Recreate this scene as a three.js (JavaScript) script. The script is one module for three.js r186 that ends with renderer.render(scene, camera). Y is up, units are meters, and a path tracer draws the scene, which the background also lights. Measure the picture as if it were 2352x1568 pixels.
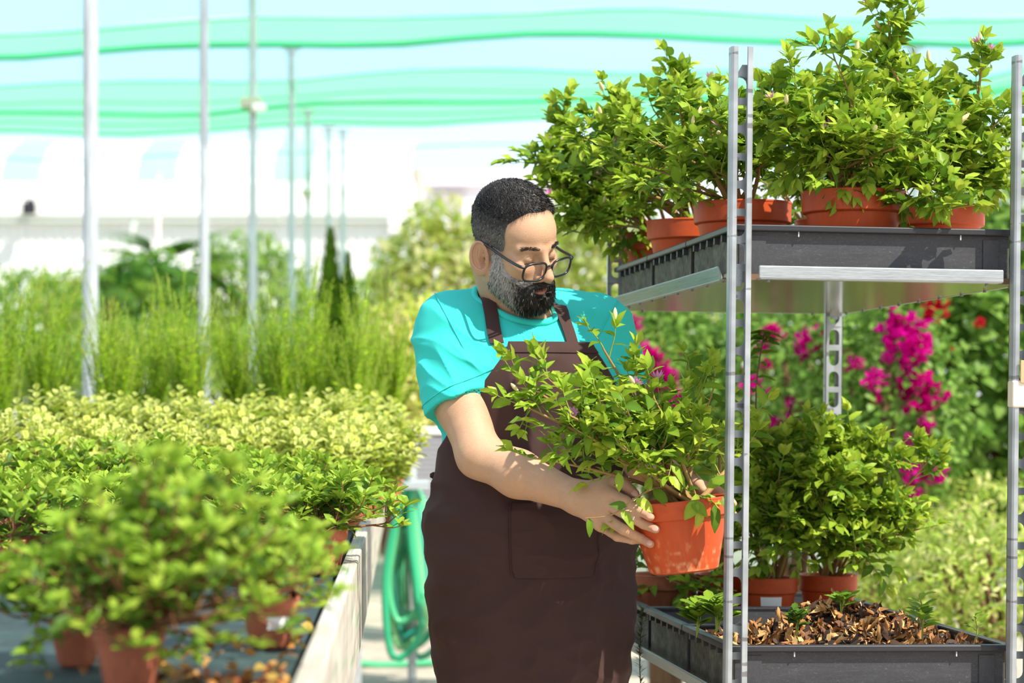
import * as THREE from 'three';
import { mergeGeometries } from 'three/addons/utils/BufferGeometryUtils.js';
import { RoundedBoxGeometry } from 'three/addons/geometries/RoundedBoxGeometry.js';
import { ImprovedNoise } from 'three/addons/math/ImprovedNoise.js';

// ---------------------------------------------------------------- camera, sky, sun, exposure
const FP = 5300, CAMY = 1.23, HOR = 950;             // focal length in pixels of the 2352 x 1568 frame, eye height, row of the horizon
const scene = new THREE.Scene();
const camera = new THREE.PerspectiveCamera(2 * Math.atan(784 / FP) * 180 / Math.PI, 1.5, 0.1, 400);
camera.position.set(0, CAMY, 0);
camera.setViewOffset(2352, 1568, 0, -(HOR - 784), 2352, 1568);
camera.focus = 4.42; camera.userData.fStop = 4.2;
const renderer = new THREE.WebGLRenderer({ antialias: true });
renderer.toneMapping = THREE.LinearToneMapping;
renderer.toneMappingExposure = 1.55;
renderer.shadowMap.enabled = true;

const SUN = new THREE.Vector3(0.59, 0.90, 0.49).normalize();
{ // bright hazy summer sky: pale blue overhead, white towards the horizon, the same all round
  const W = 64, H = 128, data = new Float32Array(W * H * 4);
  for (let j = 0; j < H; j++) for (let i = 0; i < W; i++) { const up = Math.max(0, Math.sin(((j + 0.5) / H - 0.5) * Math.PI)), t = Math.pow(up, 0.55), k = (j * W + i) * 4; data[k] = 1.0 - 0.42 * t; data[k + 1] = 1.01 - 0.27 * t; data[k + 2] = 1.03 - 0.08 * t; data[k + 3] = 1; }
  const sky = new THREE.DataTexture(data, W, H, THREE.RGBAFormat, THREE.FloatType); sky.mapping = THREE.EquirectangularReflectionMapping; sky.magFilter = sky.minFilter = THREE.LinearFilter; sky.wrapS = THREE.RepeatWrapping; sky.needsUpdate = true;
  scene.background = sky; scene.environment = sky; scene.backgroundIntensity = scene.environmentIntensity = 0.82;
}
const sun = new THREE.DirectionalLight(new THREE.Color(1, 0.94, 0.82), 4.8);
sun.name = 'sun'; sun.position.copy(SUN).multiplyScalar(40).add(new THREE.Vector3(0, 0, -8)); sun.target.position.set(0, 0, -8);
sun.castShadow = true; sun.shadow.mapSize.set(4096, 4096);
Object.assign(sun.shadow.camera, { left: -22, right: 22, top: 22, bottom: -22, near: 1, far: 110 });
scene.add(sun, sun.target);

// ---------------------------------------------------------------- helpers
const V = (x, y, z) => new THREE.Vector3(x, y, z);
const P = (px, py, d) => V((px - 1176) * d / FP, CAMY - (py - HOR) * d / FP, -d);   // a point that stands at depth d
const X = (px, d) => (px - 1176) * d / FP;
function rng(seed) { let a = seed >>> 0; return () => { a = (a + 0x6D2B79F5) | 0; let t = Math.imul(a ^ (a >>> 15), 1 | a); t = (t + Math.imul(t ^ (t >>> 7), 61 | t)) ^ t; return ((t ^ (t >>> 14)) >>> 0) / 4294967296; }; }
const pn = new ImprovedNoise();
const nz = (x, y, z) => pn.noise(x + 100.3, y + 50.7, z + 20.1);
const clamp = THREE.MathUtils.clamp, lerp = THREE.MathUtils.lerp, sstep = (a, b, x) => { const t = clamp((x - a) / (b - a), 0, 1); return t * t * (3 - 2 * t); };
const names = new Map();
function numbered(n) { const k = names.get(n) ?? 0; names.set(n, k + 1); return k ? n + '_' + String(k).padStart(3, '0') : n; }
function thing(name, label, category, pos, group) {
  const o = new THREE.Group(); o.name = numbered(name); scene.add(o);
  if (pos) o.position.copy(pos);
  o.userData = { label, category }; if (group) o.userData.group = group;
  return o;
}
function add(parent, name, geo, mat, label) {
  const m = new THREE.Mesh(geo, mat); m.name = name; parent.add(m); if (label) m.userData.label = label; return m;
}
function struct(name, geo, mat) { const m = geo ? new THREE.Mesh(geo, mat) : new THREE.Group(); m.name = name; m.userData.kind = 'structure'; scene.add(m); return m; }
function single(name, label, category, geo, mat, pos, group) { const m = new THREE.Mesh(geo, mat); m.name = numbered(name); if (pos) m.position.copy(pos); m.userData = { label, category }; if (group) m.userData.group = group; scene.add(m); return m; }
const clean = (g) => { const h = g.index ? g.toNonIndexed() : g; for (const k of Object.keys(h.attributes)) if (!['position', 'normal', 'uv'].includes(k)) h.deleteAttribute(k); return h; };
const merge = (list) => mergeGeometries(list.map(clean));
const bx = (w, h, d, x = 0, y = 0, z = 0) => new THREE.BoxGeometry(w, h, d).translate(x, y, z);
const rbx = (w, h, d, r, x = 0, y = 0, z = 0) => new RoundedBoxGeometry(w, h, d, 2, r).translate(x, y, z);
const cyl = (r0, r1, h, x = 0, y = 0, z = 0, n = 16) => new THREE.CylinderGeometry(r1, r0, h, n).translate(x, y + h / 2, z);
const S = (hex) => new THREE.Color(hex);
const std = (color, roughness = 0.7, extra = {}) => new THREE.MeshStandardMaterial({ color, roughness, ...extra });
const phys = (color, roughness = 0.7, extra = {}) => new THREE.MeshPhysicalMaterial({ color, roughness, ...extra });
function tex(w, h, fn, repeat, srgb = true) {
  const d = new Uint8Array(w * h * 4);
  for (let j = 0; j < h; j++) for (let i = 0; i < w; i++) { const c = fn(i / w, j / h, i, j); for (let k = 0; k < 3; k++) d[(j * w + i) * 4 + k] = clamp(Math.round((Array.isArray(c) ? c[k] : c) * 255), 0, 255); d[(j * w + i) * 4 + 3] = 255; }
  const t = new THREE.DataTexture(d, w, h); t.wrapS = t.wrapT = THREE.RepeatWrapping; t.magFilter = THREE.LinearFilter; t.minFilter = THREE.LinearFilter; t.needsUpdate = true;
  if (srgb) t.colorSpace = THREE.SRGBColorSpace; if (repeat) t.repeat.set(repeat[0], repeat[1]);
  return t;
}
const loop = (n, f) => { for (let i = 0; i < n; i++) f(i); };
const fbm = (x, y, z = 0) => nz(x, y, z) * 0.55 + nz(x * 2.1, y * 2.1, z + 7) * 0.28 + nz(x * 4.3, y * 4.3, z + 13) * 0.17;
// a tapered tube through points; r is a number or a function of 0..1
function tube(pts, r, rad = 6, seg, caps = true) {
  const curve = new THREE.CatmullRomCurve3(pts, false, 'centripetal'), n = seg ?? Math.max(3, pts.length * 3), F = curve.computeFrenetFrames(n, false);
  const rf = typeof r === 'number' ? () => r : r, pos = [], nor = [], uv = [], idx = [], q = V(0, 0, 0);
  for (let i = 0; i <= n; i++) {
    curve.getPointAt(i / n, q); const R = rf(i / n);
    for (let j = 0; j <= rad; j++) {
      const a = j / rad * Math.PI * 2, c = Math.cos(a), s = Math.sin(a), N = F.normals[i], B = F.binormals[i];
      const dx = N.x * c + B.x * s, dy = N.y * c + B.y * s, dz = N.z * c + B.z * s;
      pos.push(q.x + dx * R, q.y + dy * R, q.z + dz * R); nor.push(dx, dy, dz); uv.push(j / rad, i / n);
      if (i < n && j < rad) { const k = i * (rad + 1) + j; idx.push(k, k + 1, k + rad + 1, k + 1, k + rad + 2, k + rad + 1); }
    }
  }
  if (caps) for (const e of [0, n]) {
    const k = pos.length / 3, T = F.tangents[e], sg = e ? 1 : -1; curve.getPointAt(e / n, q);
    pos.push(q.x, q.y, q.z); nor.push(T.x * sg, T.y * sg, T.z * sg); uv.push(0.5, e / n);
    for (let j = 0; j < rad; j++) { const a = e * (rad + 1) + j; e ? idx.push(k, a, a + 1) : idx.push(k, a + 1, a); }
  }
  const g = new THREE.BufferGeometry();
  g.setAttribute('position', new THREE.Float32BufferAttribute(pos, 3)); g.setAttribute('normal', new THREE.Float32BufferAttribute(nor, 3)); g.setAttribute('uv', new THREE.Float32BufferAttribute(uv, 2)); g.setIndex(idx);
  return g;
}
const lathe = (pts, n = 40) => new THREE.LatheGeometry(pts.map(([x, y]) => new THREE.Vector2(x, y)), n);
const ordinal = ['first', 'second', 'third', 'fourth', 'fifth', 'sixth', 'seventh', 'eighth', 'ninth', 'tenth', 'eleventh', 'twelfth'];

// ---------------------------------------------------------------- ground, shade net, far buildings
const groundTex = tex(1024, 1024, (u, v) => {
  const a = fbm(u * 9, v * 9, 1), b = nz(u * 70, v * 70, 4), c = nz(u * 160, v * 160, 9), s = 0.70 + a * 0.16 + b * 0.07 + c * 0.07;
  const leaf = c > 0.42 && a > -0.02 ? 0.2 : 0;
  return [s * 0.98 - leaf * 0.5, s * 0.91 - leaf * 0.9, s * 0.82 - leaf * 1.6];
}, [56, 56]);
{
  const g = new THREE.BoxGeometry(160, 0.2, 160); g.translate(0, -0.1, -50);
  struct('floor', g, std(S('#ffffff'), 0.95, { map: groundTex }));
}
// shade net: strips hung side by side on wires at 4.4 m
const NETY = 4.4;
{
  const net1 = (c, opacity, transmission) => phys(S(c), 1, { transmission, thickness: 0, specularIntensity: 0, transparent: true, opacity, side: THREE.DoubleSide });   // open mesh: part hole, part thread
  const netBlue = net1('#7cc9de', 0.56, 0.75), netGreen = net1('#3fdc90', 0.6, 0.75), netPale = net1('#a6d9e4', 0.5, 0.75);
  const seamM = std(S('#3fbf86'), 0.9);
  const net = thing('shade_net', 'green and pale blue striped shade net stretched over the nursery', 'net', V(0, 0, 0));
  // depth bands from the rows where the seams stand at mid frame
  const dOf = (py) => (NETY - CAMY) * FP / (HOR - py);
  const strips = [[-330, -150, netBlue], [-150, -60, netGreen], [-60, 42, netBlue], [42, 97, netGreen], [97, 172, netBlue], [172, 238, netGreen], [238, 283, netGreen], [283, 392, netPale]];
  const hgt = (x, d, w) => NETY + 0.055 * Math.sin(x * 0.62 + 1.1) + 0.03 * Math.sin(x * 1.9 + d) + 0.02 * nz(x * 0.9, d * 0.8, w) + Math.max(0, x - 4.2) * 0.22 - (x < -2 ? 0.018 * (-2 - x) : 0);
  strips.forEach(([a, b, m], si) => {
    const d0 = dOf(a), d1 = dOf(b), nx = 90, nd = 14, pos = [], idx = [];
    for (let j = 0; j <= nd; j++) for (let i = 0; i <= nx; i++) {
      const x = -16 + 32 * i / nx, t = j / nd, d = lerp(d0, d1, t), fold = 0.02 * nz(x * 3.1 + si * 9, t * 2.4, si) + 0.035 * nz(x * 1.1, t * 3.4 + si * 5, 3);
      pos.push(x, hgt(x, d, si) + Math.sin(t * Math.PI) * 0.03 + fold * Math.sin(t * Math.PI), -d);
      if (i < nx && j < nd) { const k = j * (nx + 1) + i; idx.push(k, k + 1, k + nx + 1, k + 1, k + nx + 2, k + nx + 1); }
    }
    const g = new THREE.BufferGeometry(); g.setAttribute('position', new THREE.Float32BufferAttribute(pos, 3)); g.setIndex(idx); g.computeVertexNormals();
    add(net, 'net_strip', g, m);
  });
  for (const [py, r] of [[97, 0.028], [238, 0.025], [283, 0.02], [172, 0.008], [215, 0.008], [262, 0.01], [42, 0.008], [340, 0.008]]) {
    const d = dOf(py), pts = []; for (let i = 0; i <= 30; i++) { const x = -16 + 32 * i / 30; pts.push(V(x, hgt(x, d, 0) - 0.012, -d)); }
    add(net, 'seam', tube(pts, r, 6, 60), seamM);
  }
}
// galvanised poles carrying the net
const galvT = tex(256, 512, (u, v) => { const a = nz(u * 14, v * 26, 2), b = nz(u * 40, v * 60, 6), c = 0.84 + a * 0.12 + b * 0.06; return [c, c * 1.01, c * 1.02]; });
const poleM = std(S('#d9dfe2'), 0.42, { metalness: 0.12, map: galvT });
const poleSpots = [
  [208, 10.85, 'thick galvanised net pole, nearest and leftmost'], [469, 14, 'galvanised net pole second from the left'], [581, 16.5, 'galvanised net pole carrying a white floodlight'],
  [670, 19.9, 'thin galvanised pole right of the floodlight pole'], [708, 24, 'thin pole carrying a small grey lamp'], [755, 25.4, 'thin far pole behind the dark conifer'], [788, 25.6, 'thin far pole just right of the conifer tip'],
  [2100, 19.9, 'thin galvanised pole rising behind the tall shrubs on the trolley'], [1500, 25.5, 'far net pole behind the trolley shrubs'],
];
for (const [px, d, label] of poleSpots) {
  const p = thing('net_pole', label, 'pole', V(X(px, d), 0, -d), 'poles under the shade net');
  const r = px === 208 ? 0.036 : 0.030;
  add(p, 'shaft', cyl(r, r, NETY - 0.02, 0, 0, 0, 20), poleM);
  add(p, 'base_plate', merge([bx(0.2, 0.012, 0.2, 0, 0.006, 0), cyl(0.05, 0.04, 0.05, 0, 0.01, 0)]), poleM);
  add(p, 'top_cap', merge([cyl(r * 1.3, r * 1.3, 0.06, 0, NETY - 0.07, 0), bx(0.16, 0.02, 0.05, 0, NETY - 0.02, 0)]), poleM);
}
{ // lamps on two of the poles and one on the hall
  const beige = std(S('#b9b9a4'), 0.6), white = std(S('#fbfbf8'), 0.5), dark = std(S('#20242a'), 0.5);
  const a = P(577, 236, 16.42), f = thing('floodlight', 'beige box floodlight with white lens clamped to a net pole', 'lamp', a);
  add(f, 'housing', rbx(0.15, 0.075, 0.09, 0.012), beige); add(f, 'lens', rbx(0.1, 0.06, 0.05, 0.02, 0.06, -0.04, 0.04), white); add(f, 'bracket', bx(0.03, 0.06, 0.1, 0, -0.04, -0.05), beige);
  const b = P(705, 442, 23.9), g = thing('floodlight', 'small grey lamp low on a thin net pole', 'lamp', b);
  add(g, 'housing', rbx(0.11, 0.07, 0.1, 0.012), beige); add(g, 'bracket', bx(0.04, 0.05, 0.1, 0, -0.05, -0.03), beige);
  const c = P(67, 478, 35.7), h = thing('floodlight', 'black floodlight under the eave of the white hall', 'lamp', c);
  add(h, 'housing', rbx(0.2, 0.18, 0.12, 0.02), dark); add(h, 'bracket', bx(0.08, 0.2, 0.3, 0, 0.05, -0.2), dark);
}
{ // white hall with an arched roof of white and green sheets
  const D = 36, hall = thing('white_hall', 'long white hall with an arched roof of white and green sheets', 'building', V(0, 0, -D));
  const xr = X(944, D), xl = xr - 14, yE = CAMY + 468 * D / FP, yT = yE + 1.35;
  const white = std(S('#fbfbfa'), 0.6), green = std(S('#93b7a2'), 0.6), wallM = std(S('#f1f4f2'), 0.7), gut = std(S('#c9d3cc'), 0.6);
  const arc = (x0, x1) => { // a curved roof sheet with thickness
    const pos = [], idx = [], n = 14, dep = 6;
    for (let k = 0; k <= n; k++) { const a = k / n * Math.PI, y = yE + 0.42 + Math.sin(a) * 0.95, z = -dep / 2 + Math.cos(a) * dep / 2; for (const x of [x0, x1]) for (const o of [0, -0.05]) pos.push(x, y + o, z); }
    for (let k = 0; k < n; k++) { const a = k * 4, b = a + 4; idx.push(a, a + 2, b, a + 2, b + 2, b, a + 1, b + 1, a + 3, a + 3, b + 1, b + 3, a, b, a + 1, b, b + 1, a + 1, a + 2, a + 3, b + 2, b + 2, a + 3, b + 3); }
    const g = new THREE.BufferGeometry(); g.setAttribute('position', new THREE.Float32BufferAttribute(pos, 3)); g.setIndex(idx); g.computeVertexNormals(); return g;
  };
  let x = xr;
  for (let i = 0; x > xl; i++) { const w = i % 2 ? 0.62 : (i ? 1.5 : 1.55); add(hall, 'roof_sheet', arc(x - w + 0.012, x), i % 2 ? green : white); x -= w; }
  for (let k = 0; k < 7; k++) add(hall, 'fascia_panel', rbx(1.98, 0.52, 0.12, 0.02, xr - 1 - k * 2, yE + 0.16, 0.06), white);
  add(hall, 'gutter', bx(14, 0.1, 0.16, (xl + xr) / 2, yE - 0.14, 0.0), gut);
  for (let k = 0; k < 7; k++) { // corrugated wall panels
    const parts = [bx(1.98, yE - 0.1, 0.06, 0, (yE - 0.1) / 2, -0.12)]; for (let j = 0; j < 14; j++) parts.push(bx(0.05, yE - 0.1, 0.03, -0.94 + j * 0.145, (yE - 0.1) / 2, -0.08));
    const m = add(hall, 'wall_panel', merge(parts), wallM); m.position.x = xr - 1 - k * 2;
  }
  add(hall, 'end_wall', bx(0.08, yE + 0.9, 5.6, xr - 0.2, (yE + 0.9) / 2, -3.1), wallM);
  add(hall, 'downpipe', merge([cyl(0.06, 0.06, yE - 0.3, xr - 0.02, 0, 0.1), bx(0.35, 0.22, 0.2, xr - 0.15, yE - 0.25, 0.1)]), white);
  // brace in front of the wall
  const br = thing('wall_brace', 'slanting pale steel brace standing against the white hall', 'brace', V(0, 0, 0));
  add(br, 'strut', tube([P(308, 505, 35), P(285, 620, 35), P(262, 740, 35), V(X(240, 35), 0, -35)], 0.05, 8), gut);
  const th = thing('thin_post', 'thin pinkish post in front of the white hall', 'post', V(X(362, 33), 0, -33));
  add(th, 'shaft', cyl(0.045, 0.04, CAMY + 555 * 33 / FP, 0, 0, 0), std(S('#e3d8d4'), 0.7)); add(th, 'cap', cyl(0.06, 0.06, 0.05, 0, CAMY + 555 * 33 / FP - 0.04, 0), gut);
}
{ // far pale house to the right of the hall
  const D = 60, h = thing('pale_house', 'pale distant house with one grey window right of the hall', 'building', V(X(1160, D), 0, -D));
  const top = CAMY + 530 * D / FP, w = std(S('#f6f4fb'), 0.8);
  add(h, 'wall', bx(5.2, top, 4, 0, top / 2, -2), w); add(h, 'roof', merge([bx(5.6, 0.12, 4.4, 0, top, -2), bx(5.3, 0.25, 4.1, 0, top + 0.15, -2)]), std(S('#e6e4f4'), 0.8));
  add(h, 'window', bx(0.86, 0.55, 0.1, X(1030, D) - X(1160, D), CAMY + 488 * D / FP, 0.03), std(S('#b8b2ae'), 0.4));
}

// ---------------------------------------------------------------- nursery trolley with two shelves
const TYAW = 7.2 * Math.PI / 180, TLEAN = -0.0104;
const TQ = new THREE.Quaternion().setFromEuler(new THREE.Euler(0, TYAW, 0)).multiply(new THREE.Quaternion().setFromEuler(new THREE.Euler(0, 0, TLEAN)));
const TP = V(X(1688, 4.23) - 0.0099, 0, -4.23), TW = 0.537, TL = 1.31;
const TM = new THREE.Matrix4().compose(TP, TQ, V(1, 1, 1)), TMi = TM.clone().invert();
const onTrolley = (x, y, z) => V(x, y, z).applyMatrix4(TM);
function seat(o, x, y, z, turn = 0) { o.position.copy(onTrolley(x, y, z)); o.quaternion.copy(TQ).multiply(new THREE.Quaternion().setFromEuler(new THREE.Euler(0, turn, 0))); return o; }
const zincT = tex(256, 1024, (u, v) => { const a = fbm(u * 6, v * 20, 3), b = nz(u * 30, v * 14, 8), s = 0.72 + a * 0.16 + b * 0.05, d = nz(u * 8, v * 60, 17) > 0.52 ? 0.2 : 0; return [s - d * 0.9, s * 1.01 - d, s * 1.02 - d]; });
const zinc = std(S('#e4e8ea'), 0.38, { metalness: 0.45, map: zincT });
const trolley = thing('plant_trolley', 'tall galvanised plant trolley with perforated posts and two loaded shelves', 'trolley', TP);
trolley.quaternion.copy(TQ);
function postGeo(flip) {
  const H = 1.9, w = 0.042, parts = [];
  const web = new THREE.Shape([[-w / 2, 0], [w / 2, 0], [w / 2, H - 0.03], [0.004, H - 0.03], [-0.004, H - 0.045], [-w / 2, H - 0.045]].map(([a, b]) => new THREE.Vector2(a, b)));
  for (let k = 0; k < 36; k++) {
    const cy = 0.05 + k * 0.0508, hw = 0.0125, hh = 0.0185, h = new THREE.Path(), up = k % 2 ? 1 : -1;
    h.moveTo(-hw, cy - hh * up); h.lineTo(hw, cy - hh * up); h.lineTo(hw, cy + (hh - hw) * up);
    for (let a = 1; a <= 6; a++) h.lineTo(hw * Math.cos(a / 6 * Math.PI), cy + (hh - hw + hw * Math.sin(a / 6 * Math.PI)) * up);
    web.holes.push(h);
  }
  parts.push(new THREE.ExtrudeGeometry(web, { depth: 0.002, bevelEnabled: false, curveSegments: 4 }));
  for (const s of [-1, 1]) {
    // flange with a rolled lip, drawn in plan and raised
    const o = [[w / 2, 0], [w / 2, 0.018], [w / 2 - 0.001, 0.0225], [w / 2 - 0.0045, 0.0255], [w / 2 - 0.0115, 0.0262]], i = o.map(([a, b], k) => [a - (k < 3 ? 0.002 : 0.0012), b - (k < 2 ? 0 : 0.002)]).reverse();
    const sh = new THREE.Shape([...o, ...i].map(([a, b]) => new THREE.Vector2(a * s, -b)));
    parts.push(new THREE.ExtrudeGeometry(sh, { depth: H, bevelEnabled: false }).rotateX(-Math.PI / 2));
  }
  const g = merge(parts); if (flip) g.rotateY(Math.PI); return g;
}
const frontPost = postGeo(false), backPost = postGeo(true);
for (const [x, z, g, l] of [[0, 0, frontPost], [TW, 0, frontPost, 'perforated post with brown tape and label'], [0, -TL, backPost], [TW, -TL, backPost]]) {
  const m = add(trolley, 'post', g, zinc, l); m.position.set(x, 0, z);
  if (l) { // tape and label round the front right post
    const y = (py) => CAMY - (py - HOR) * 4.3 / FP;
    add(m, 'tape', rbx(0.045, 0.05, 0.031, 0.004, 0, y(898), 0.014), std(S('#efe3cf'), 0.8));
    add(m, 'paper_label', rbx(0.03, 0.042, 0.003, 0.001, 0.006, y(847), 0.032), std(S('#cfa27c'), 0.8));
    add(m, 'tape', rbx(0.02, 0.03, 0.003, 0.001, 0.014, y(1005), 0.03), std(S('#8d8a80'), 0.7));
  }
}
// shelf sheets: brown film-faced board in a zinc frame with raised lips
const boardT = tex(512, 512, (u, v) => { const a = nz(u * 3, v * 90, 2), b = nz(u * 8, v * 30, 5), s = 0.42 + a * 0.05 + b * 0.04; return [s * 1.25, s * 0.98, s * 0.76]; });
const board = phys(S('#ffffff'), 0.22, { map: boardT, clearcoat: 0.9, clearcoatRoughness: 0.12, metalness: 0.15 });
const lipGreen = std(S('#cfe0d8'), 0.45, { metalness: 0.25, map: zincT });
function shelf(yb) {
  const s = add(trolley, 'shelf', bx(TW + 0.03, 0.011, TL - 0.04, TW / 2, yb + 0.0055, -TL / 2), board);
  add(s, 'front_lip', merge([rbx(TW - 0.073, 0.0245, 0.006, 0.0028, TW / 2, yb + 0.0125, 0.012), bx(TW - 0.08, 0.003, 0.034, TW / 2, yb + 0.0015, -0.003)]), zinc);
  add(s, 'back_lip', rbx(TW - 0.073, 0.0245, 0.006, 0.0028, TW / 2, yb + 0.0125, -TL - 0.012), zinc);
  for (const k of [-1, 1]) {
    const x = k < 0 ? -0.024 : TW + 0.024, g = rbx(0.006, 0.0265, TL - 0.09, 0.0028, 0, 0, 0); g.rotateZ(k * -0.35); g.translate(x, yb + 0.013, -TL / 2);
    add(s, 'side_lip', merge([g, bx(0.014, 0.003, TL - 0.1, x - k * 0.008, yb + 0.0015, -TL / 2)]), lipGreen);
  }
  const bolts = [];
  for (let i = 0; i < 9; i++) for (const x of [-0.008, TW + 0.008]) bolts.push(cyl(0.004, 0.003, 0.004, x, yb - 0.0042, -0.08 - i * 0.144, 8));
  for (const x of [0.06, TW - 0.06]) for (const z of [-0.012, -TL + 0.02]) bolts.push(cyl(0.004, 0.003, 0.004, x, yb - 0.0042, z, 8));
  for (const b of bolts) add(s, 'bolt', b, zinc);
  for (const [x, z] of [[0.0, 0], [TW, 0], [0, -TL], [TW, -TL]]) add(s, 'corner_hook', merge([bx(0.03, 0.02, 0.014, x, yb + 0.004, z - Math.sign(z + 0.5) * 0.012), bx(0.016, 0.03, 0.006, x, yb + 0.002, z)]), zinc);
  return s;
}
const SH1 = 1.4774, SH0 = 0.7;
shelf(SH1); shelf(SH0);
// black plastic carry trays standing side by side on the shelves
const trayT = tex(512, 512, (u, v) => { const a = fbm(u * 5, v * 5, 2), sc = Math.abs(nz(u * 50 + a * 3, v * 9, 6)) < 0.012 || Math.abs(nz(u * 13, v * 40 + a * 4, 16)) < 0.01 ? 0.12 : 0, dust = Math.max(0, fbm(u * 16, v * 16, 9)) * 0.06, s = 0.215 + a * 0.035 + sc + dust; return [s, s, s * 1.06]; });
const weatherT = tex(256, 256, (u, v) => { const a = nz(u * 60, v * 6, 2), b = fbm(u * 8, v * 3, 6), s = 0.42 + a * 0.13 + b * 0.2; return [s, s * 1.0, s * 0.9]; });
const trayM = std(S('#ffffff'), 0.5, { map: trayT }), trayRim = std(S('#b9b9c2'), 0.42, { map: trayT }), traySide = std(S('#d8d8d0'), 0.8, { map: weatherT });
function tray(x0, zf, yb, D, label, H = 0.092) {
  const W = 0.546, t = thing('carry_tray', label, 'tray', null, yb > 1 ? 'black carry trays on the upper shelf' : 'black carry trays on the lower shelf');
  seat(t, x0, yb, zf);
  const th = 0.004, w = W - 0.03, d = D - 0.03;
  add(t, 'floor_panel', bx(w, th, d, W / 2, th / 2, -D / 2), trayM);
  add(t, 'front_wall', merge([bx(w, H, th, W / 2, H / 2, -0.015), bx(0.03, H - 0.02, 0.004, 0.05, H / 2 - 0.01, -0.012), bx(0.03, H - 0.02, 0.004, W - 0.05, H / 2 - 0.01, -0.012)]), trayM);
  add(t, 'back_wall', bx(w, H, th, W / 2, H / 2, -D + 0.015), trayM);
  for (const s of [0, 1]) {
    add(t, 'side_wall', bx(th, H, d, s ? W - 0.015 : 0.015, H / 2, -D / 2), traySide);
    for (let k = 0; k < 6; k++) add(t, 'rib', bx(0.011, 0.014, 0.012, s ? W - 0.009 : 0.009, H - 0.018, -0.05 - k * (D - 0.1) / 5), trayM);
  }
  const rim = 0.0125;
  add(t, 'rim', merge([rbx(W, rim, 0.019, 0.003, W / 2, H - rim / 2, -0.0075), rbx(W, rim, 0.019, 0.003, W / 2, H - rim / 2, -D + 0.0075), rbx(0.019, rim, D, 0.003, 0.0075, H - rim / 2, -D / 2), rbx(0.019, rim, D, 0.003, W - 0.0075, H - rim / 2, -D / 2)]), trayRim);
  for (const x of [0.125, 0.435]) add(t, 'pin', bx(0.0022, 0.009, 0.003, x, H - rim - 0.0045, -0.0035), std(S('#b7b7bb'), 0.5));
  return t;
}
const TRAYX = (TW - 0.546) / 2, TD = 0.425;
[['front tray on the upper shelf, black with clay pots', 'middle'], ['middle black tray on the upper shelf', ''], ['rear black tray on the upper shelf beside the back post', '']].forEach(([l], k) => tray(TRAYX, -0.024 - k * (TD + 0.004), SH1 + 0.011, TD, l));
['front black tray on the lower shelf, heaped with dry leaves', 'middle black tray on the lower shelf behind the leaf heap', 'rear black tray on the lower shelf holding clay pots'].forEach((l, k) => tray(TRAYX, -0.024 - k * (TD + 0.004), SH0 + 0.011, TD, l));
const FL1 = SH1 + 0.015, FL0 = SH0 + 0.015;   // tray floors

// ---------------------------------------------------------------- clay-coloured plastic pots
const potT = tex(512, 256, (u, v) => { const a = fbm(u * 8, v * 8, 4), b = nz(u * 60, v * 40, 3), chalk = v > 0.13 && v < 0.2 ? Math.max(0, fbm(u * 26, v * 90, 8) * 1.3 + 0.1 - (v - 0.143) * 9) * 0.9 : 0, s = 1 + a * 0.1 + b * 0.04; return [0.76 * s + chalk * 0.2, 0.32 * s + chalk * 0.6, 0.16 * s + chalk * 0.6]; });
const potM = phys(S('#ffffff'), 0.45, { map: potT, specularIntensity: 0.6 });
const paleT = tex(256, 256, (u, v) => { const a = fbm(u * 8, v * 8, 4), b = nz(u * 50, v * 40, 3), s = 1 + a * 0.16 + b * 0.05; return [0.74 * s, 0.43 * s, 0.32 * s]; });
const potDull = phys(S('#ffffff'), 0.6, { map: paleT, specularIntensity: 0.5 });
const soilT = tex(256, 256, (u, v) => { const a = nz(u * 40, v * 40, 2), b = nz(u * 90, v * 90, 5), s = 0.2 + a * 0.12 + b * 0.14; return [s * 1.15, s * 0.85, s * 0.66]; });
const soilM = std(S('#ffffff'), 0.95, { map: soilT });
const potProfile = (R, H, b = 0.66) => { const r0 = R * b, rl = R * 0.905, hr = H * 0.74; return [[0, 0], [r0 - 0.006, 0], [r0, 0.004], [rl, hr - 0.002], [rl + 0.001, hr], [R - 0.003, hr + 0.001], [R - 0.001, hr + 0.004], [R, H - 0.004], [R + 0.0015, H - 0.003], [R + 0.0015, H], [R - 0.003, H], [R - 0.005, H - 0.004], [rl - 0.004, hr], [r0 - 0.004, 0.006], [0, 0.006]]; };
const potCache = new Map();
function potGeo(R, H) { const k = R + '/' + H; if (!potCache.has(k)) potCache.set(k, lathe(potProfile(R, H), 48)); return potCache.get(k); }
const soilCache = new Map();
function soilGeo(r, h) {
  const k = r + '/' + h; if (soilCache.has(k)) return soilCache.get(k);
  const pos = [], uv = [], idx = [], nr = 9, na = 36;
  for (let i = 0; i <= nr; i++) for (let j = 0; j <= na; j++) { const a = j / na * Math.PI * 2, q = i / nr * r, x = Math.cos(a) * q, z = Math.sin(a) * q; pos.push(x, h + (i < nr ? 0.004 * nz(x * 90, z * 90, 3) + 0.006 * nz(x * 40, z * 40, 1) + 0.006 * (1 - i / nr) : -0.004), z); uv.push(x * 6, z * 6); if (i < nr && j < na) { const b = i * (na + 1) + j; idx.push(b, b + 1, b + na + 1, b + 1, b + na + 2, b + na + 1); } }
  const g = new THREE.BufferGeometry(); g.setAttribute('position', new THREE.Float32BufferAttribute(pos, 3)); g.setAttribute('uv', new THREE.Float32BufferAttribute(uv, 2)); g.setIndex(idx); g.computeVertexNormals(); soilCache.set(k, g); return g;
}
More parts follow.
